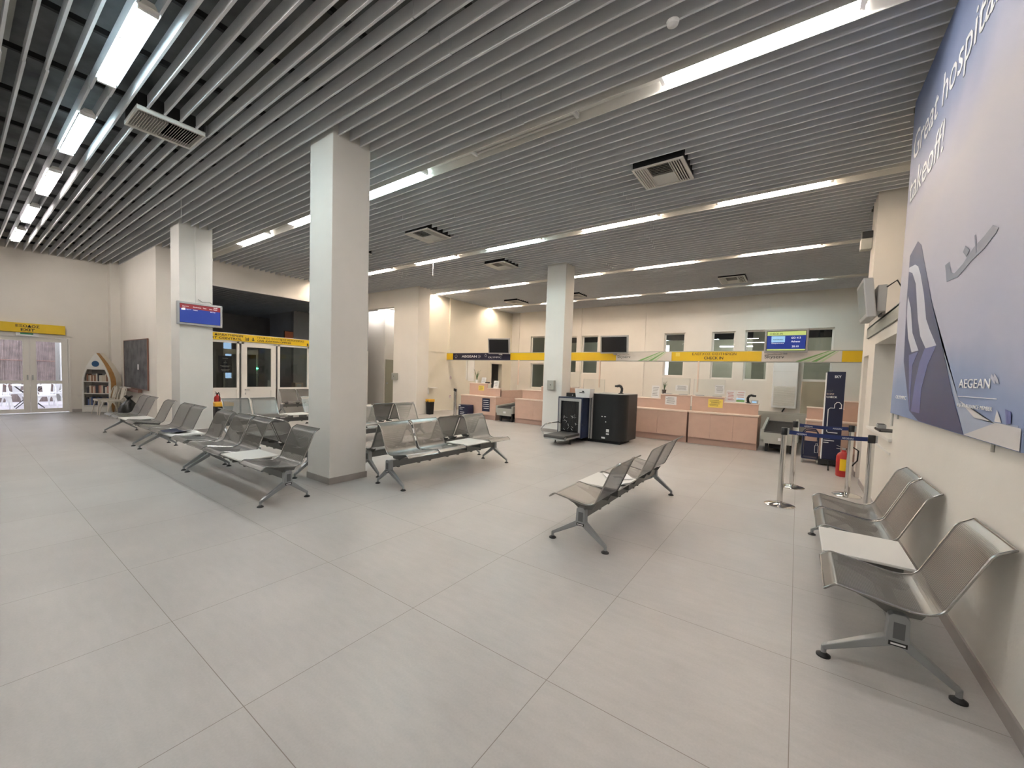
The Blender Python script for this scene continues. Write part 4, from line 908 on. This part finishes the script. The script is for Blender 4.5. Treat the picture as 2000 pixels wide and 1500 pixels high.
# ------------------------------------------------------------------ baggage conveyors
def conveyor(label, x0, x1, y0, y1, z):
    t = thing('weigh_conveyor', label, 'conveyor', ((x0 + x1) / 2, y0, 0))
    MB().hexa([(x0 + .05, y0 + .02, z - .06), (x1 - .05, y0 + .02, z - .06), (x1 - .05, y1, z + .04), (x0 + .05, y1, z + .04)], [(x0 + .05, y0 + .02, z), (x1 - .05, y0 + .02, z), (x1 - .05, y1, z + .10), (x0 + .05, y1, z + .10)]).build('belt', 'rubber', t, world=True)
    mb = MB(); y = y0 + .06
    while y < y1 - .1: mb.box(x0 + .06, x1 - .06, y, y + .012, z + .001 + .1 * (y - y0) / (y1 - y0), z + .010 + .1 * (y - y0) / (y1 - y0)); y += .06
    mb.build('belt_ribs', 'rubber', t, world=True)
    for a in (x0, x1 - .05): MB().hexa([(a, y0, z - .18), (a + .05, y0, z - .18), (a + .05, y1, z - .10), (a, y1, z - .10)], [(a, y0, z + .05), (a + .05, y0, z + .05), (a + .05, y1, z + .18), (a, y1, z + .18)]).build('side_rail', 'galv', t, world=True)
    box('front_plate', 'galv', (x0 + .05, x1 - .05, y0 - .01, y0 + .018, z - .26, z - .02), t)
    box('weight_label', 'paper', ((x0 + x1) / 2 - .02, (x0 + x1) / 2 + .08, y0 - .013, y0 - .0105, z - .18, z - .12), t)
    for a in (x0 + .08, x1 - .14):
        for yy in (y0 + .12, y1 - .2): box('leg', 'black', (a, a + .06, yy, yy + .06, 0, z - .12), t)
    box('motor_box', 'dark', (x0 + .15, x1 - .2, y0 + .15, y1 - .1, .08, z - .15), t)
conveyor('weighing conveyor with grey front plate between the two left check-in counters', -8.05, -7.37, 10.72, 12.8, .46)
conveyor('dark ribbed weighing conveyor right of the central check-in counters', -.60, .08, 10.78, 12.8, .46)
t = thing('collector_conveyor', 'long grey collecting conveyor running along behind the check-in counters', 'conveyor', (-4, 13.3, 0))
box('side_skirt', 'galv', (-11.0, 1.8, 13.0, 13.03, .30, .74), t); box('belt', 'rubber', (-11.0, 1.8, 13.03, 13.8, .55, .60), t); box('back_skirt', 'galv', (-11.0, 1.8, 13.8, 13.83, .30, .74), t)
for x in (-10.5, -7.5, -4.5, -1.5, 1.4): box('leg', 'black', (x, x + .08, 13.2, 13.6, 0, .55), t)

# ------------------------------------------------------------------ baggage scanner
t = thing('baggage_scanner', 'dark blue and black x-ray baggage scanner with short roller bed', 'x-ray machine', (-3.9, 9.1, 0))
x0, x1, y0, y1 = -4.66, -4.02, 8.72, 9.75
mb = MB().box(x0, x0 + .04, y0, y1, .10, 1.06).box(x1 - .04, x1, y0, y1, .10, 1.06).box(x0 + .04, x1 - .04, y0, y1, 1.01, 1.06).box(x0 + .04, x1 - .04, y0, y1, .10, .15)
mb.build('tunnel_housing', M('housing_navy', (.009, .016, .050), .35), t, world=True, bevel=.006)
MB().box(x0 + .03, x0 + .085, y0 - .012, y0 - .001, .12, 1.03).box(x1 - .085, x1 - .03, y0 - .012, y0 - .001, .12, 1.03).box(x0 + .085, x1 - .085, y0 - .012, y0 - .001, .965, 1.03).build('tunnel_frame', 'silver', t, world=True)
mb = MB()
for i in range(9):
    a = x0 + .09 + i * (x1 - x0 - .18) / 9; mb.box(a, a + (x1 - x0 - .18) / 9 - .004, y0 + .03 + .004 * (i % 2), y0 + .036 + .004 * (i % 2), .24, .98)
cu = mb.build('lead_curtain', 'black', t, world=True)
rnd = random.Random(3)
for i in range(17):
    mb = MB()
    cx = rnd.uniform(x0 + .15, x1 - .16); cz = rnd.uniform(.27, .62); a = rnd.uniform(0, 3.1); l = rnd.uniform(.015, .045)
    d = Vector((math.cos(a), 0, math.sin(a))); mb.bar(Vector((cx, y0 + .024, cz)) - d * l, Vector((cx, y0 + .024, cz)) + d * l, .002, rnd.uniform(.012, .022), up=(0, 1, 0)); mb.build('tag_remnant', 'paper', cu, world=True)
MB().prism([(-4.07 + .055 * math.cos(k * 1.047), y0 + .02, .42 + .06 * math.sin(k * 1.047)) for k in range(6)], (0, .004, 0)).build('pink_sticker', 'lamedge', cu, world=True)
box('tunnel_back', 'dark', (x0 + .04, x1 - .04, y1 - .03, y1 - .01, .15, 1.01), t)
# main cabinet with rounded corner
pl = [(-3.93, 9.10), (-3.44, 9.10)] + arc(-3.44, 9.38, .28, -90, 0, 8) + [(-3.16, 9.38), (-3.16, 10.0), (-3.93, 10.0)]
MB().prism([(a, b, .07) for a, b in pl], (0, 0, 1.09)).build('cabinet', M('cabinet_black', (.007, .0085, .010), .4), t, world=True, smooth=True)
MB().prism([(a, b, 1.161) for a, b in pl], (0, 0, .012)).build('cabinet_top', 'silver', t, world=True)
for a in (-4.00, -3.945): box('chrome_strip', 'silver', (a, a + .028, 9.06, 9.099, .08, 1.16), t)
box('gap_panel', 'dark', (-4.0, -3.932, 9.1, 9.9, .08, 1.15), t)
box('base_frame', 'dark', (-4.5, -3.25, 9.15, 9.8, 0, .068), t)
for a, z, w_, h in ((-3.70, .62, .03, .02), (-3.63, .62, .04, .02), (-3.60, .50, .02, .02), (-3.57, .27, .07, .07), (-3.57, .21, .07, .035), (-3.68, .11, .09, .04)): box('sticker', 'paper', (a, a + w_, 9.096, 9.0995, z, z + h), t)
bed = MB().box(-4.56, -4.06, 7.93, 8.715, .13, .17).build('roller_bed', 'silver', t, world=True)
MB().tube([(-4.57, 7.95, .19), (-4.05, 7.95, .19)], .035, 12).build('end_roller', 'rubber', bed, world=True, smooth=True)
MB().box(-4.56, -4.06, 7.95, 8.74, .171, .226).build('bed_belt', 'rubber', bed, world=True)
MB().tube([(-4.04, 7.95, .18), (-4.03, 7.95, .18)], .04, 12).build('roller_cap', 'steel', bed, world=True)
for p in ((-4.5, 8.35), (-4.12, 8.35)): MB().tube([(p[0], p[1], .012), (p[0], p[1], .13)], .015, 8).lathe([(.035, 0), (.035, .008), (.015, .014)], (p[0], p[1], 0), 12).build('bed_foot', 'black', t, world=True)
MB().tube([(-4.58, 7.98, .17), (-4.70, 8.0, .33), (-4.62, 8.05, .44), (-4.55, 8.15, .47), (-4.52, 8.5, .47), (-4.50, 8.58, .43), (-4.50, 8.6, .2)], .014, 8).build('grab_rail', 'steel', t, world=True, smooth=True)
t = thing('white_carton', 'white box with black lettering on top of the scanner tunnel', 'box', (-4.05, 9.0, 1.06))
MB().hexa([(-4.26, 8.85, 1.062), (-3.92, 8.85, 1.062), (-3.92, 9.05, 1.062), (-4.26, 9.05, 1.062)], [(-4.29, 8.83, 1.27), (-3.89, 8.83, 1.27), (-3.89, 9.07, 1.27), (-4.29, 9.07, 1.27)]).build('carton', 'whitep', t, world=True)
MB().box(-4.17, -4.04, 8.835, 8.84, 1.165, 1.185).box(-4.1, -4.05, 8.832, 8.838, 1.195, 1.22).build('print', 'ink', t, world=True)
t = thing('black_device', 'black power box lying left of the white carton on the scanner', 'device', (-4.4, 9.0, 1.06)); box('body', 'black', (-4.52, -4.31, 8.85, 9.0, 1.062, 1.155), t, bevel=.006); box('switch', 'silver', (-4.36, -4.34, 8.846, 8.849, 1.09, 1.12), t)

# ------------------------------------------------------------------ barrier posts
def stanchion(label, x, y, rz=0, group=None):
    t = thing('barrier_post', label, 'barrier post', (x, y, 0), rz, group)
    MB().lathe([(.165, 0), (.165, .006), (.14, .018), (.06, .034), (.036, .04), (.034, .055)], n=36).build('base', 'chrome', t, smooth=True)
    MB().tube([(0, 0, .05), (0, 0, .90)], .031, 20).build('post', 'chrome', t, smooth=True)
    MB().lathe([(.033, .90), (.034, .905), (.034, .985), (.030, .99)], n=20).build('tape_head', 'black', t, smooth=True)
    MB().box(.028, .05, -.012, .012, .905, .985).build('clip', 'silver', t, bevel=.003); return t
SP = [(-.10, 6.2), (.01, 7.42), (.645, 7.42), (.715, 6.17)]
lab = ['chrome barrier post at the front left of the taped queue lane', 'chrome barrier post at the rear left of the taped queue lane', 'chrome barrier post at the rear right of the queue lane beside the red extinguisher', 'chrome barrier post at the front right, partly behind the wall bench']
for (x, y), l in zip(SP, lab): stanchion(l, x, y, 0, 'queue barrier posts')
def tape(label, a, b):
    t = thing('barrier_tape', label, 'barrier tape', ((a[0] + b[0]) / 2, a[1], .94)); a = Vector((*a, 0)); b = Vector((*b, 0)); d = (b - a).normalized(); n = Vector((-d.y, d.x, 0)) * .001
    A = a + d * .034; B = b - d * .034; mid = (A + B) / 2
    mb = MB(); K = 8
    for i in range(K):
        p = A.lerp(B, i / K); q = A.lerp(B, (i + 1) / K); s0 = -.012 * math.sin(math.pi * i / K); s1 = -.012 * math.sin(math.pi * (i + 1) / K)
        mb.hexa([p + n + Vector((0, 0, .915 + s0)), p - n + Vector((0, 0, .915 + s0)), p - n + Vector((0, 0, .963 + s0)), p + n + Vector((0, 0, .963 + s0))], [q + n + Vector((0, 0, .915 + s1)), q - n + Vector((0, 0, .915 + s1)), q - n + Vector((0, 0, .963 + s1)), q + n + Vector((0, 0, .963 + s1))])
    mb.build('webbing', 'belt_blue', t, world=True)
    L = (B - A).length
    for k in (.12, .70): 
        o = A + d * (L * k) - n * 1.5 + Vector((0, 0, .918)); o.y -= .0005
        text('lettering', 'AEGEAN', o, d, Zd, 'inkw', t, width=.10, height=.02, ex=.001)
tape('front dark blue barrier tape with white lettering', SP[0], SP[3]); tape('rear dark blue barrier tape, higher in the picture', SP[1], SP[2])
stanchion('dark thin barrier post, left of the two beside the far left counter', -9.985, 10.78, 0); stanchion('dark thin barrier post, right of the two beside the far left counter', -9.66, 10.50, 0)

# totem, sizer, extinguishers, bins
t = thing('blue_totem', 'tall dark blue advertising totem with white suitcase outline', 'totem', (.58, 10.0, 0))
box('panel', 'navy2', (.45, .72, 9.9, 10.12, .12, 1.80), t, bevel=.004); box('white_edge', 'inkw', (.432, .449, 9.9, 10.0, .12, 1.78), t); box('foot', 'black', (.40, .78, 9.85, 10.2, .03, .12), t)
MB().tube([(.56, 9.9, .1), (.54, 9.55, .05), (.53, 9.3, .018)], .014, 6).build('strut', 'black', t, world=True)
yy = 9.897
text('lettering', 'SKY', (.56, yy, 1.68), Xd, Zd, 'inkw', t, width=.10, height=.05, bold=True); text('lettering', 'CHECK', (.46, yy, 1.30), Xd, Zd, 'inkw', t, width=.16, height=.035, bold=True)
text('lettering', 'SIZE', (.46, yy, 1.36), Xd, Zd, 'lamedge', t, width=.11, height=.03); text('lettering', 'SELF', (.46, yy, 1.42), Xd, Zd, 'inkgrey', t, width=.09, height=.03)
def outl(y, s, ox, oz): return [(ox + a * s, y, oz + b * s) for a, b in ((0, 0), (0, .42), (.03, .45), (.09, .45), (.09, .52), (.12, .56), (.16, .56), (.19, .52), (.19, .45))]
MB().tube(outl(yy, 1, .50, .66), .007, 5).tube([(.50, yy, .66), (.52, yy, .64), (.66, yy, .64)], .007, 5).tube([(.66, yy, 1.11), (.70, yy, 1.11)], .007, 5).build('suitcase_outline', 'inkw', t, world=True)
mb = MB()
for z, a, b in ((.52, .46, .56), (.48, .46, .62), (.44, .46, .54)): mb.box(a, b, yy, yy + .002, z, z + .012)
mb.build('small_print', 'inkw', t, world=True)
t = thing('bag_sizer', 'navy steel hand baggage sizer frame on small castors', 'bag sizer', (.35, 10.1, 0))
x0, x1, y0, y1 = .15, .39, 9.95, 10.3; r = .013
mb = MB()
for yy in (y0, y1): mb.tube([(x0, yy, .10), (x0, yy, .58), (x0 + .04, yy, .64), (x1 - .04, yy, .64), (x1, yy, .58), (x1, yy, .10)], r, 8)
for z in (.10,): mb.tube([(x0, y0, z), (x1, y0, z), (x1, y1, z), (x0, y1, z)], r, 8, closed=True)
for xx in (x0, x1): mb.tube([(xx, y0, .42), (xx, y1, .42)], r, 8)
mb.build('frame', 'navy2', t, world=True, smooth=True); box('sign_plate', 'navy2', (x0 + .02, x1 - .015, y0 - .01, y0 - .002, .14, .44), t); box('base_tray', 'navy2', (x0, x1, y0, y1, .08, .095), t)
MB().tube([(.34, y0 - .013, .22), (.34, y0 - .013, .36), (.39, y0 - .013, .36), (.39, y0 - .013, .22), (.34, y0 - .013, .22)], .004, 5).tube([(.353, y0 - .013, .36), (.353, y0 - .013, .40), (.377, y0 - .013, .40), (.377, y0 - .013, .36)], .004, 5).build('suitcase_mark', 'inkw', t, world=True)
for a in (x0, x1):
    for b in (y0, y1): MB().tube([(a - .012, b, .035), (a + .012, b, .035)], .034, 12).build('castor', 'galv', t, world=True)
def extinguisher(label, x, y, z, r, h, lab=True):
    t = thing('fire_extinguisher', label, 'fire extinguisher', (x, y, z)); MB().lathe([(r * .9, 0), (r, .02), (r, h * .82), (r * .8, h * .92), (r * .35, h), (r * .3, h + .03)], n=24).build('cylinder', 'red', t, smooth=True)
    MB().box(-.02, .02, -.025, .025, h + .03, h + .06).bar((0, 0, h + .06), (-.10, -.02, h + .10), .018, .008).bar((0, 0, h + .045), (-.10, -.02, h + .05), .018, .008).build('valve', 'silver' if lab else 'black', t)
    MB().tube([(.02, 0, h + .045), (r + .02, 0, h + .09), (r + .09, 0, h + .04), (r + .085, 0, h * .7), (r + .02, 0, h * .45)], .011, 6).build('hose', 'black', t, smooth=True)
    if lab:
        n = 8; vs = []; 
        for i in range(n + 1):
            a = math.radians(-120 + 110 * i / n); vs += [((r + .0015) * math.cos(a), (r + .0015) * math.sin(a), h * .25), ((r + .0015) * math.cos(a), (r + .0015) * math.sin(a), h * .72)]
        MB().add(vs, [(2 * i, 2 * i + 2, 2 * i + 3, 2 * i + 1) for i in range(n)]).build('label', 'yellow', t)
    return t
extinguisher('red fire extinguisher with yellow label standing on the floor between the barrier posts', .70, 8.95, 0, .095, .42)
extinguisher('red fire extinguisher with black hose beside the passport partition', -13.45, 4.55, .30, .08, .38, False)
sb = thing('extinguisher_stand', 'low dark stand under the fire extinguisher by the partition', 'stand', (-13.45, 4.55, 0)); box('post', 'black', (-13.5, -13.4, 4.5, 4.6, 0.02, .29), sb); box('base', 'black', (-13.6, -13.3, 4.4, 4.7, 0, .02), sb); box('plate', 'black', (-13.55, -13.35, 4.45, 4.65, .285, .299), sb)
def bin_(label, x, y, w_, d, h):
    t = thing('waste_bin', label, 'bin', (x, y, 0)); MB().hexa([(-w_ * .42, -d * .42, 0), (w_ * .42, -d * .42, 0), (w_ * .42, d * .42, 0), (-w_ * .42, d * .42, 0)], [(-w_ / 2, -d / 2, h * .82), (w_ / 2, -d / 2, h * .82), (w_ / 2, d / 2, h * .82), (-w_ / 2, d / 2, h * .82)]).build('body', 'black', t, bevel=.01)
    MB().box(-w_ / 2 - .01, w_ / 2 + .01, -d / 2 - .01, d / 2 + .01, h * .825, h).build('lid', 'binyellow', t, bevel=.012); MB().box(-.04, .04, -d / 2 - .018, -d / 2 - .01, h * .86, h * .9).build('handle', 'ink', t)
bin_('black waste bin with orange yellow lid against the cream wall behind the divider corner', -10.85, 10.42, .2, .24, .56)
bin_('black waste bin with orange lid behind the front left benches near the extinguisher', -12.45, 4.30, .46, .42, .56)
t = thing('wall_shelf', 'tiny white wall shelf above the waste bin by the cream wall', 'shelf', (XL, 11.1, .93)); box('board', 'white', (XL + .002, XL + .25, 10.85, 11.3, .93, .95), t); box('bracket', 'whitep', (XL + .002, XL + .2, 10.86, 10.88, .70, .93), t)
for i, z in ((0, 1.34), (1, .56)):
    t = thing('fire_notice', ['small red and white pictogram on the cream wall, upper', 'small red and white pictogram on the cream wall, lower'][i], 'sign', (XL, 12.15, z)); box('plate', 'paper', (XL + .001, XL + .004, 12.2, 12.32, z - .07, z + .07), t)
    MB().box(XL + .0045, XL + .0055, 12.22, 12.235, z - .05, z + .05).box(XL + .0045, XL + .0055, 12.285, 12.3, z - .05, z + .05).box(XL + .0045, XL + .0055, 12.22, 12.3, z + .035, z + .05).build('pictogram', 'red', t, world=True)
o = MB().tube([(XL + .06, 10.6 + i * .14, .012 + .022 * abs(math.sin(i * 1.7))) for i in range(12)], .012, 6).build('floor_cable', 'grille', smooth=True); tag(o, 'loose cable lying along the foot of the cream wall', 'cable')
# air conditioner on the back wall
t = thing('air_conditioner', 'tall white air conditioner on the back wall behind the check-in sign', 'air conditioner', (-.34, 16.3, .72))
box('cabinet', 'whitep', (-.68, 0.0, 16.2, 16.57, .74, 2.85), t, bevel=.02)
mb = MB(); z = .84
while z < 1.44: mb.hexa([(-.62, 16.175, z), (-.06, 16.175, z), (-.06, 16.199, z + .004), (-.62, 16.199, z + .004)], [(-.62, 16.175, z + .012), (-.06, 16.175, z + .012), (-.06, 16.199, z + .022), (-.62, 16.199, z + .022)]); z += .036
mb.build('grille', 'white', t, world=True); box('grille_back', 'grille', (-.63, -.05, 16.196, 16.1995, .82, 1.46), t); box('seam', 'grille', (-.66, -.02, 16.197, 16.1995, 1.93, 1.94), t)
MB().tube([(-.3, 16.4, .74), (-.36, 16.4, .62), (-.36, 16.4, .5), (-.26, 16.4, .42), (-.16, 16.42, .45)], .022, 8).build('drain_hose', 'black', t, world=True, smooth=True)
t = thing('leaning_panel', 'tall flat boxed panel leaning behind the right counter', 'panel', (.4, 13.9, 0)); box('board', 'corrd', (.10, .75, 13.9, 13.95, 0, 1.62), t); box('edge', 'lamedge', (.09, .099, 13.9, 13.95, 0, 1.62), t)
# things seen through the doorway of the left hall wall
t = thing('hanging_jacket', 'dark jackets hanging in the doorway behind the far left counter', 'jacket', (-12.6, 15.4, 1.6))
MB().hexa([(-12.75, 15.2, 1.55), (-12.55, 15.2, 1.55), (-12.55, 15.5, 1.55), (-12.75, 15.5, 1.55)], [(-12.7, 15.25, 1.95), (-12.6, 15.25, 1.95), (-12.6, 15.45, 1.95), (-12.7, 15.45, 1.95)]).build('cloth', 'shirt', t, world=True, bevel=.03); MB().tube([(-12.65, 15.35, 1.95), (-12.65, 15.35, 2.03), (-12.65, 15.32, 2.05)], .006, 5).build('hook', 'steel', t, world=True)
t = thing('cupboard', 'grey cupboard with an orange panel behind the far left counter doorway', 'cupboard', (-12.9, 15.5, 0)); box('cupboard_body', 'galv', (-13.1, -12.8, 15.0, 16.2, 0, 1.5), t); box('orange_panel', 'orange', (-12.79, -12.78, 15.6, 15.9, 1.0, 1.5), t); box('door_gap', 'dark', (-12.798, -12.79, 15.45, 15.46, .1, 1.45), t)

# recess door behind the tall opening
t = struct(box('door_3', 'corrd', (-14.3, -14.27, 11.06, 11.95, .0, 2.03))); MB().box(-14.27, -14.2, 11.1, 11.14, .98, 1.05).build('handle', 'silver', t)

# ------------------------------------------------------------------ passport partition
mb = MB(); xa, xb = XP - .04, XP + .02
posts = [3.62, 4.55, 5.25, 5.38, 6.33, 6.46, 7.45, 7.58, 8.6, 9.86]
for p in posts: mb.box(xa, xb, p - .035, p + .035, 0, 2.28)
mb.box(xa, xb, 3.6, 9.9, 2.235, 2.30)
struct(mb.build('trim_16', 'frame'))
for i, (a, b) in enumerate(((3.655, 4.515), (4.585, 5.215), (6.495, 7.415), (7.615, 8.565), (8.635, 9.825))):
    mb = MB().box(xa, xb, a, b, .82, .88).box(xa + .02, xb - .015, a, b, .0, .82).box(xb - .015, xb - .008, a + .04, b - .04, .08, .74)
    pz = struct(mb.build('wall_partition_%d' % (i + 1), 'frame')); MB().box(xa + .028, xa + .034, a, b, .88, 2.235).build('pane', 'glassd', pz)
mb = MB().box(xa, xb, 5.415, 5.50, 0, 2.235).box(xa, xb, 6.215, 6.295, 0, 2.235).box(xa, xb, 5.5, 6.215, 2.14, 2.235).box(xa, xb, 5.5, 6.215, .78, .90).box(xa + .015, xb - .02, 5.5, 6.215, 0, .78).box(xb - .02, xb - .012, 5.56, 6.15, .08, .70)
d4 = struct(mb.build('door_4', 'frame')); MB().box(xa + .028, xa + .034, 5.5, 6.215, .90, 2.14).build('pane', 'glassd', d4)
MB().box(XP + .021, XP + .06, 5.44, 5.46, .80, .83).tube([(XP + .055, 5.45, .815), (XP + .055, 5.56, .815)], .009, 6).box(XP + .021, XP + .024, 5.435, 5.465, .66, .72).build('handle', 'silver', d4)
t = thing('direction_sign', 'long yellow direction sign for passport control and aviation offices', 'sign', (XP, 6, 2.4))
box('panel', 'yellow', (XP + .005, XP + .055, 3.62, 9.6, 2.305, 2.515), t); box('top_trim', 'frame', (XP, XP + .06, 3.62, 9.6, 2.516, 2.53), t)
sx = XP + .057
text('lettering', 'ΕΛΕΓΧΟΣ  ΔΙΑΒΑΤΗΡΙΩΝ', (sx, 4.05, 2.425), (0, 1, 0), (0, 0, 1), 'ink', t, width=1.32, height=.065, bold=True)
text('lettering', 'PASSPORT CONTROL', (sx, 4.10, 2.33), (0, 1, 0), (0, 0, 1), 'ink', t, width=1.24, height=.065, bold=True)
text('lettering', 'ΓΡΑΦΕΙΑ ΠΟΛΙΤΙΚΗΣ ΑΕΡΟΠΟΡΙΑΣ', (sx, 5.78, 2.425), (0, 1, 0), (0, 0, 1), 'ink', t, width=1.50, height=.06)
text('lettering', 'CIVIL AVIATION OFFICES', (sx, 5.78, 2.335), (0, 1, 0), (0, 0, 1), 'ink', t, width=1.05, height=.06, bold=True)
MB().box(sx, sx + .001, 5.44, 5.45, 2.335, 2.45).box(sx, sx + .001, 5.45, 5.54, 2.335, 2.35).box(sx, sx + .001, 5.52, 5.54, 2.35, 2.43).box(sx, sx + .001, 5.47, 5.50, 2.36, 2.41).box(sx, sx + .001, 7.38, 7.43, 2.32, 2.40).build('officer_pictogram', 'ink', t, world=True)
MB().prism([(sx, 5.66, 2.335), (sx, 5.60, 2.38), (sx, 5.645, 2.37), (sx, 5.645, 2.44), (sx, 5.675, 2.44), (sx, 5.675, 2.37), (sx, 5.72, 2.38)], (.001, 0, 0)).build('arrow', 'ink', t, world=True)
t = thing('navy_poster', 'dark blue poster hanging inside the passport partition window', 'poster', (XP - .06, 4.93, 1.35))
box('sheet', 'navy2', (XP - .07, XP - .06, 4.75, 5.12, 1.33, 1.84), t)
mb = MB()
for z, a, b in ((1.76, 4.86, 5.01), (1.67, 4.92, 4.95), (1.62, 4.89, 4.98), (1.53, 4.80, 5.07), (1.50, 4.84, 5.03), (1.42, 4.82, 5.05), (1.38, 4.84, 5.03)): mb.box(XP - .0595, XP - .0585, a, b, z, z + .015)
mb.build('print', 'inkw', t, world=True)
# dark room contents
t = thing('metal_detector', 'pale walk-through detector frame with green light inside passport control', 'detector gate', (-15.6, 6.2, 0))
box('side_panel', 'galv', (-15.9, -15.3, 5.35, 5.41, 0, 2.1), t); box('side_panel', 'galv', (-15.9, -15.3, 6.35, 6.41, 0, 2.1), t); box('header', 'galv', (-15.9, -15.3, 5.41, 6.35, 1.95, 2.1), t)
o = MB().lathe([(.03, -.02), (.035, 0), (.03, .02)], (-15.28, 6.38, 1.48), 10).build('status_light', 'led', t, world=True)
t = thing('office_desk', 'brown desk with carton and printer inside passport control', 'desk', (-15.6, 8.0, 0))
box('desk_top', 'woodd', (-16.2, -15.2, 6.9, 8.9, .72, .76), t); box('side_panel', 'woodd', (-16.1, -15.3, 6.92, 6.96, 0, .72), t); box('front_panel', 'woodd', (-15.26, -15.22, 7.0, 8.8, .1, .72), t)
t = thing('carton', 'small cardboard box on the desk behind the partition glass', 'box', (-15.5, 7.95, .76)); box('box', 'lamedge', (-15.65, -15.35, 7.75, 8.05, .762, .98), t); box('label', 'paper', (-15.349, -15.345, 7.8, 7.98, .82, .93), t)
t = thing('desk_monitor', 'small monitor on the desk seen through the door glass', 'screen', (-15.8, 7.0, .76)); box('panel', 'grille', (-15.85, -15.8, 6.95, 7.2, .80, 1.05), t); box('stand', 'black', (-15.86, -15.78, 7.04, 7.1, .762, .80), t)
t = thing('orange_pillar_board', 'orange board high inside the dark passport hall', 'panel', (-17.5, 8.6, 2.3)); box('board', 'orange', (-17.88, -17.85, 8.55, 8.9, 2.6, 3.1), t); box('frame', 'dark', (-17.9, -17.88, 8.53, 8.92, 2.58, 3.12), t)
